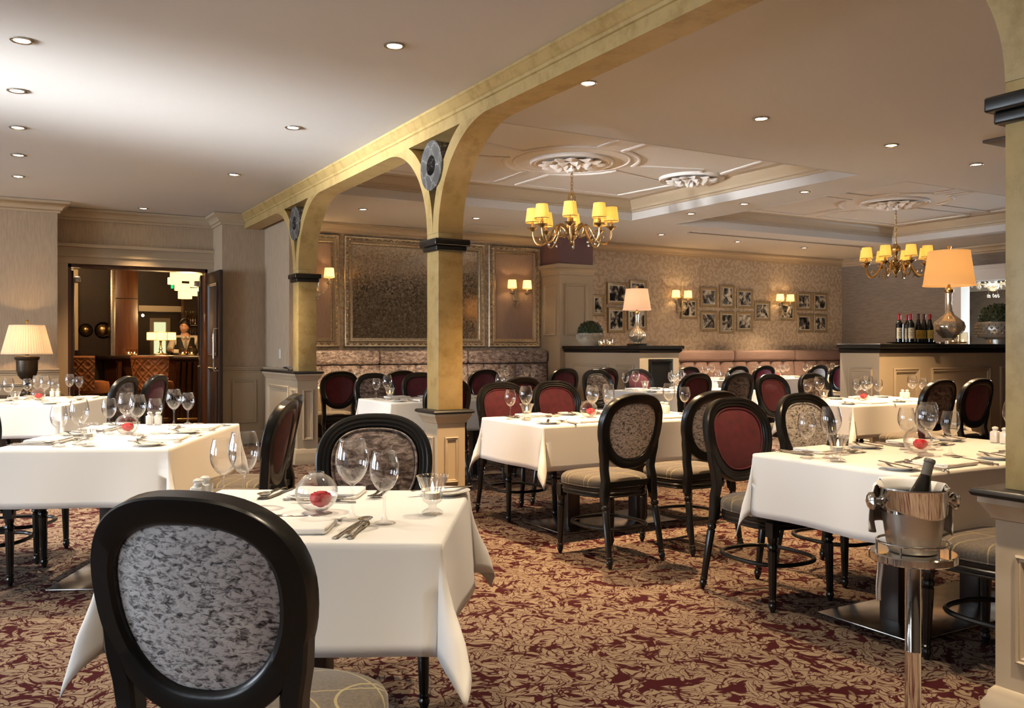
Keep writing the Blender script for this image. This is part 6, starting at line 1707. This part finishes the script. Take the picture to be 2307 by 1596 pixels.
    m = MB()
    for s in (-1, 1):
        m.add([(s*0.008,-0.150,1.435),(s*0.062,-0.10,1.475),(s*0.070,-0.115,1.435),(s*0.038,-0.158,1.40)], [(0,1,2,3)])
    o = m.build('collar', M['shirt'], t, fix=False); sl = o.modifiers.new('thick', 'SOLIDIFY'); sl.thickness = 0.004
    # waistcoat: open V front
    m = MB()
    def vst(u, v):
        a_ = -PI/2+2*PI*u; z = 0.93+0.50*v; fr = max(0, -math.sin(a_))
        rx = 0.186+0.012*math.sin(v*3)-0.03*v*v; ry = 0.140+0.012*math.sin(v*3); cy = 0.02-0.05*v
        x, y = rx*math.copysign(abs(math.cos(a_))**0.85, math.cos(a_)), cy+ry*math.sin(a_)
        return (x, y, z)
    NU, NV = 180, 90; us = [i/NU for i in range(NU+1)]; vv = [j/NV for j in range(NV+1)]
    vs = [vst(u, v) for v in vv for u in us]; fs = []
    for j in range(NV):
        for i in range(NU):
            c_ = vst((i+0.5)/NU, (j+0.5)/NV); a_ = -PI/2+2*PI*(i+0.5)/NU
            if c_[1] < 0 and c_[2] > 1.19 and abs(c_[0]) < 0.30*(c_[2]-1.19)+0.006 and math.sin(a_) < 0: continue
            if c_[2] > 1.22 and abs(math.sin(a_)) < 0.55-0.9*(1.43-c_[2]): continue
            fs.append((j*(NU+1)+i, j*(NU+1)+i+1, (j+1)*(NU+1)+i+1, (j+1)*(NU+1)+i))
    o = MB().add(vs, fs).build('waistcoat', M['vest'], t); sl = o.modifiers.new('thick', 'SOLIDIFY'); sl.thickness = 0.006
    m = MB(); m.rings([[(x-w,y,z),(x+w,y,z),(x+w,y+0.012,z),(x-w,y+0.012,z)] for x,y,w,z in ((0,-0.150,0.016,1.442),(0,-0.162,0.018,1.425),(0,-0.160,0.012,1.412),(0,-0.162,0.022,1.30),(0,-0.150,0.022,1.17))]); m.build('tie', M['tie'], t)
    m = MB().box(0.045,0.10,-0.160,-0.150,1.262,1.276); m.build('name_badge', M['brass'], t, smooth=False)
    m = MB().sphere((0.07,-0.155,1.30), 0.008, 8, 6); m.build('lapel_pin', M['foil_red'], t)
    k = Sk(); a = k.chain([((0,0.02,0.96),(0.155,0.115))])
    for s in (-1, 1): k.chain([((s*0.09,0.02,0.86),0.10),((s*0.10,0.0,0.5),0.075),((s*0.10,0.02,0.06),0.065)], a)
    v_, f_ = skin_mesh(k.v, k.e, k.r, 1); MB().add(v_, f_).build('trousers', M['vest'], t, sharp=80)
    for s in (-1, 1): MB().sphere((s*0.10,-0.06,0.04), 0.05, 12, 8, (0.9,2.2,0.8)).build('shoe', M['black'], t)
    return t
bm_ = barman(417, 15.6, rad(-6))
# bottle tilted in his hand
x = X_(417,15.6)
t = thing('spirit_bottle_poured', 'bottle with white label being tilted by the barman', 'bottle', (x-0.27, 15.27, 1.205))
m = MB(); q = Vector((0,0,1)).rotation_difference(Vector((0.93,-0.30,-0.10)).normalized()).to_matrix()
m.lathe([(0,-0.02),(0.034,-0.02),(0.035,0.0),(0.035,0.14),(0.014,0.18),(0.013,0.24),(0,0.24)], 20, rot=q); m.build('glass_body', M['amber'], t)
MB().lathe([(0.0358,0.04),(0.0358,0.115)], 20, rot=q, caps=False).build('paper_label', M['mount'], t); MB().lathe([(0.0148,0.19),(0.0145,0.243),(0,0.244)], 14, rot=q).build('cap', M['foil_red'], t)

# ------------------------------------------------------------------ daylight through the windows, world, camera
for (y0, y1) in ((-0.3,2.9),(3.7,6.9),(7.7,11.0)):
    l = bpy.data.lights.new('daylight', 'AREA'); l.shape = 'RECTANGLE'; l.size = y1-y0; l.size_y = 2.1; l.energy = 60 if y0 < 0 else (170 if y0 < 5 else 230); l.color = (0.78,0.88,1.0); l.spread = rad(150)
    o = bpy.data.objects.new('daylight', l); C.objects.link(o); o.location = (XL-0.30, (y0+y1)/2, 1.65); o.rotation_euler = (0, rad(-80), 0)
l = bpy.data.lights.new('daylight', 'AREA'); l.shape = 'RECTANGLE'; l.size = 2.5; l.size_y = 1.8; l.energy = 260; l.color = (0.84,0.93,1.0); l.spread = rad(150)
o = bpy.data.objects.new('daylight', l); C.objects.link(o); o.location = (18.3, 8.3, 1.45); o.rotation_euler = (0, rad(93), 0)
# unseen light added behind the middle window to brighten a patch of ceiling
for (y0, y1, e) in ((3.7,6.9,70),):
    l = bpy.data.lights.new('ceiling_patch_fill', 'AREA'); l.shape = 'RECTANGLE'; l.size = y1-y0; l.size_y = 0.8; l.energy = e; l.color = (0.92,0.96,1.0); l.spread = rad(24)
    o = bpy.data.objects.new('ceiling_patch_fill', l); C.objects.link(o); o.location = (XL-0.32, (y0+y1)/2, 1.0)
    o.rotation_euler = Vector((0,0,-1)).rotation_difference(Vector((8.5, 1.9, 2.05)).normalized()).to_euler()
w = bpy.data.worlds.new('world'); SC.world = w; w.use_nodes = True
bg = w.node_tree.nodes['Background']; bg.inputs[0].default_value = (0.55,0.65,0.80,1); bg.inputs[1].default_value = 0.25
cam = bpy.data.cameras.new('camera'); co = bpy.data.objects.new('camera', cam); C.objects.link(co)
cam.sensor_width = 36; cam.lens = F/2307*36; cam.shift_y = -(798-HY)/2307; cam.clip_start = 0.05; cam.clip_end = 100
co.location = (0,0,EYE); co.rotation_euler = (rad(90), 0, rad(-30)); SC.camera = co
vs_ = SC.view_settings
SC.display_settings.display_device = 'sRGB'
vs_.view_transform = 'Standard'; vs_.look = 'None'; vs_.gamma = 1; vs_.use_curve_mapping = False; vs_.exposure = 1.2
cy = SC.cycles
cy.max_bounces = 8; cy.diffuse_bounces = 4; cy.glossy_bounces = 4; cy.transmission_bounces = 4; cy.transparent_max_bounces = 24
cy.use_denoising = True; cy.sample_clamp_indirect = 4.0; cy.caustics_reflective = False; cy.caustics_refractive = False
cy.use_adaptive_sampling = True; cy.adaptive_threshold = 0.025
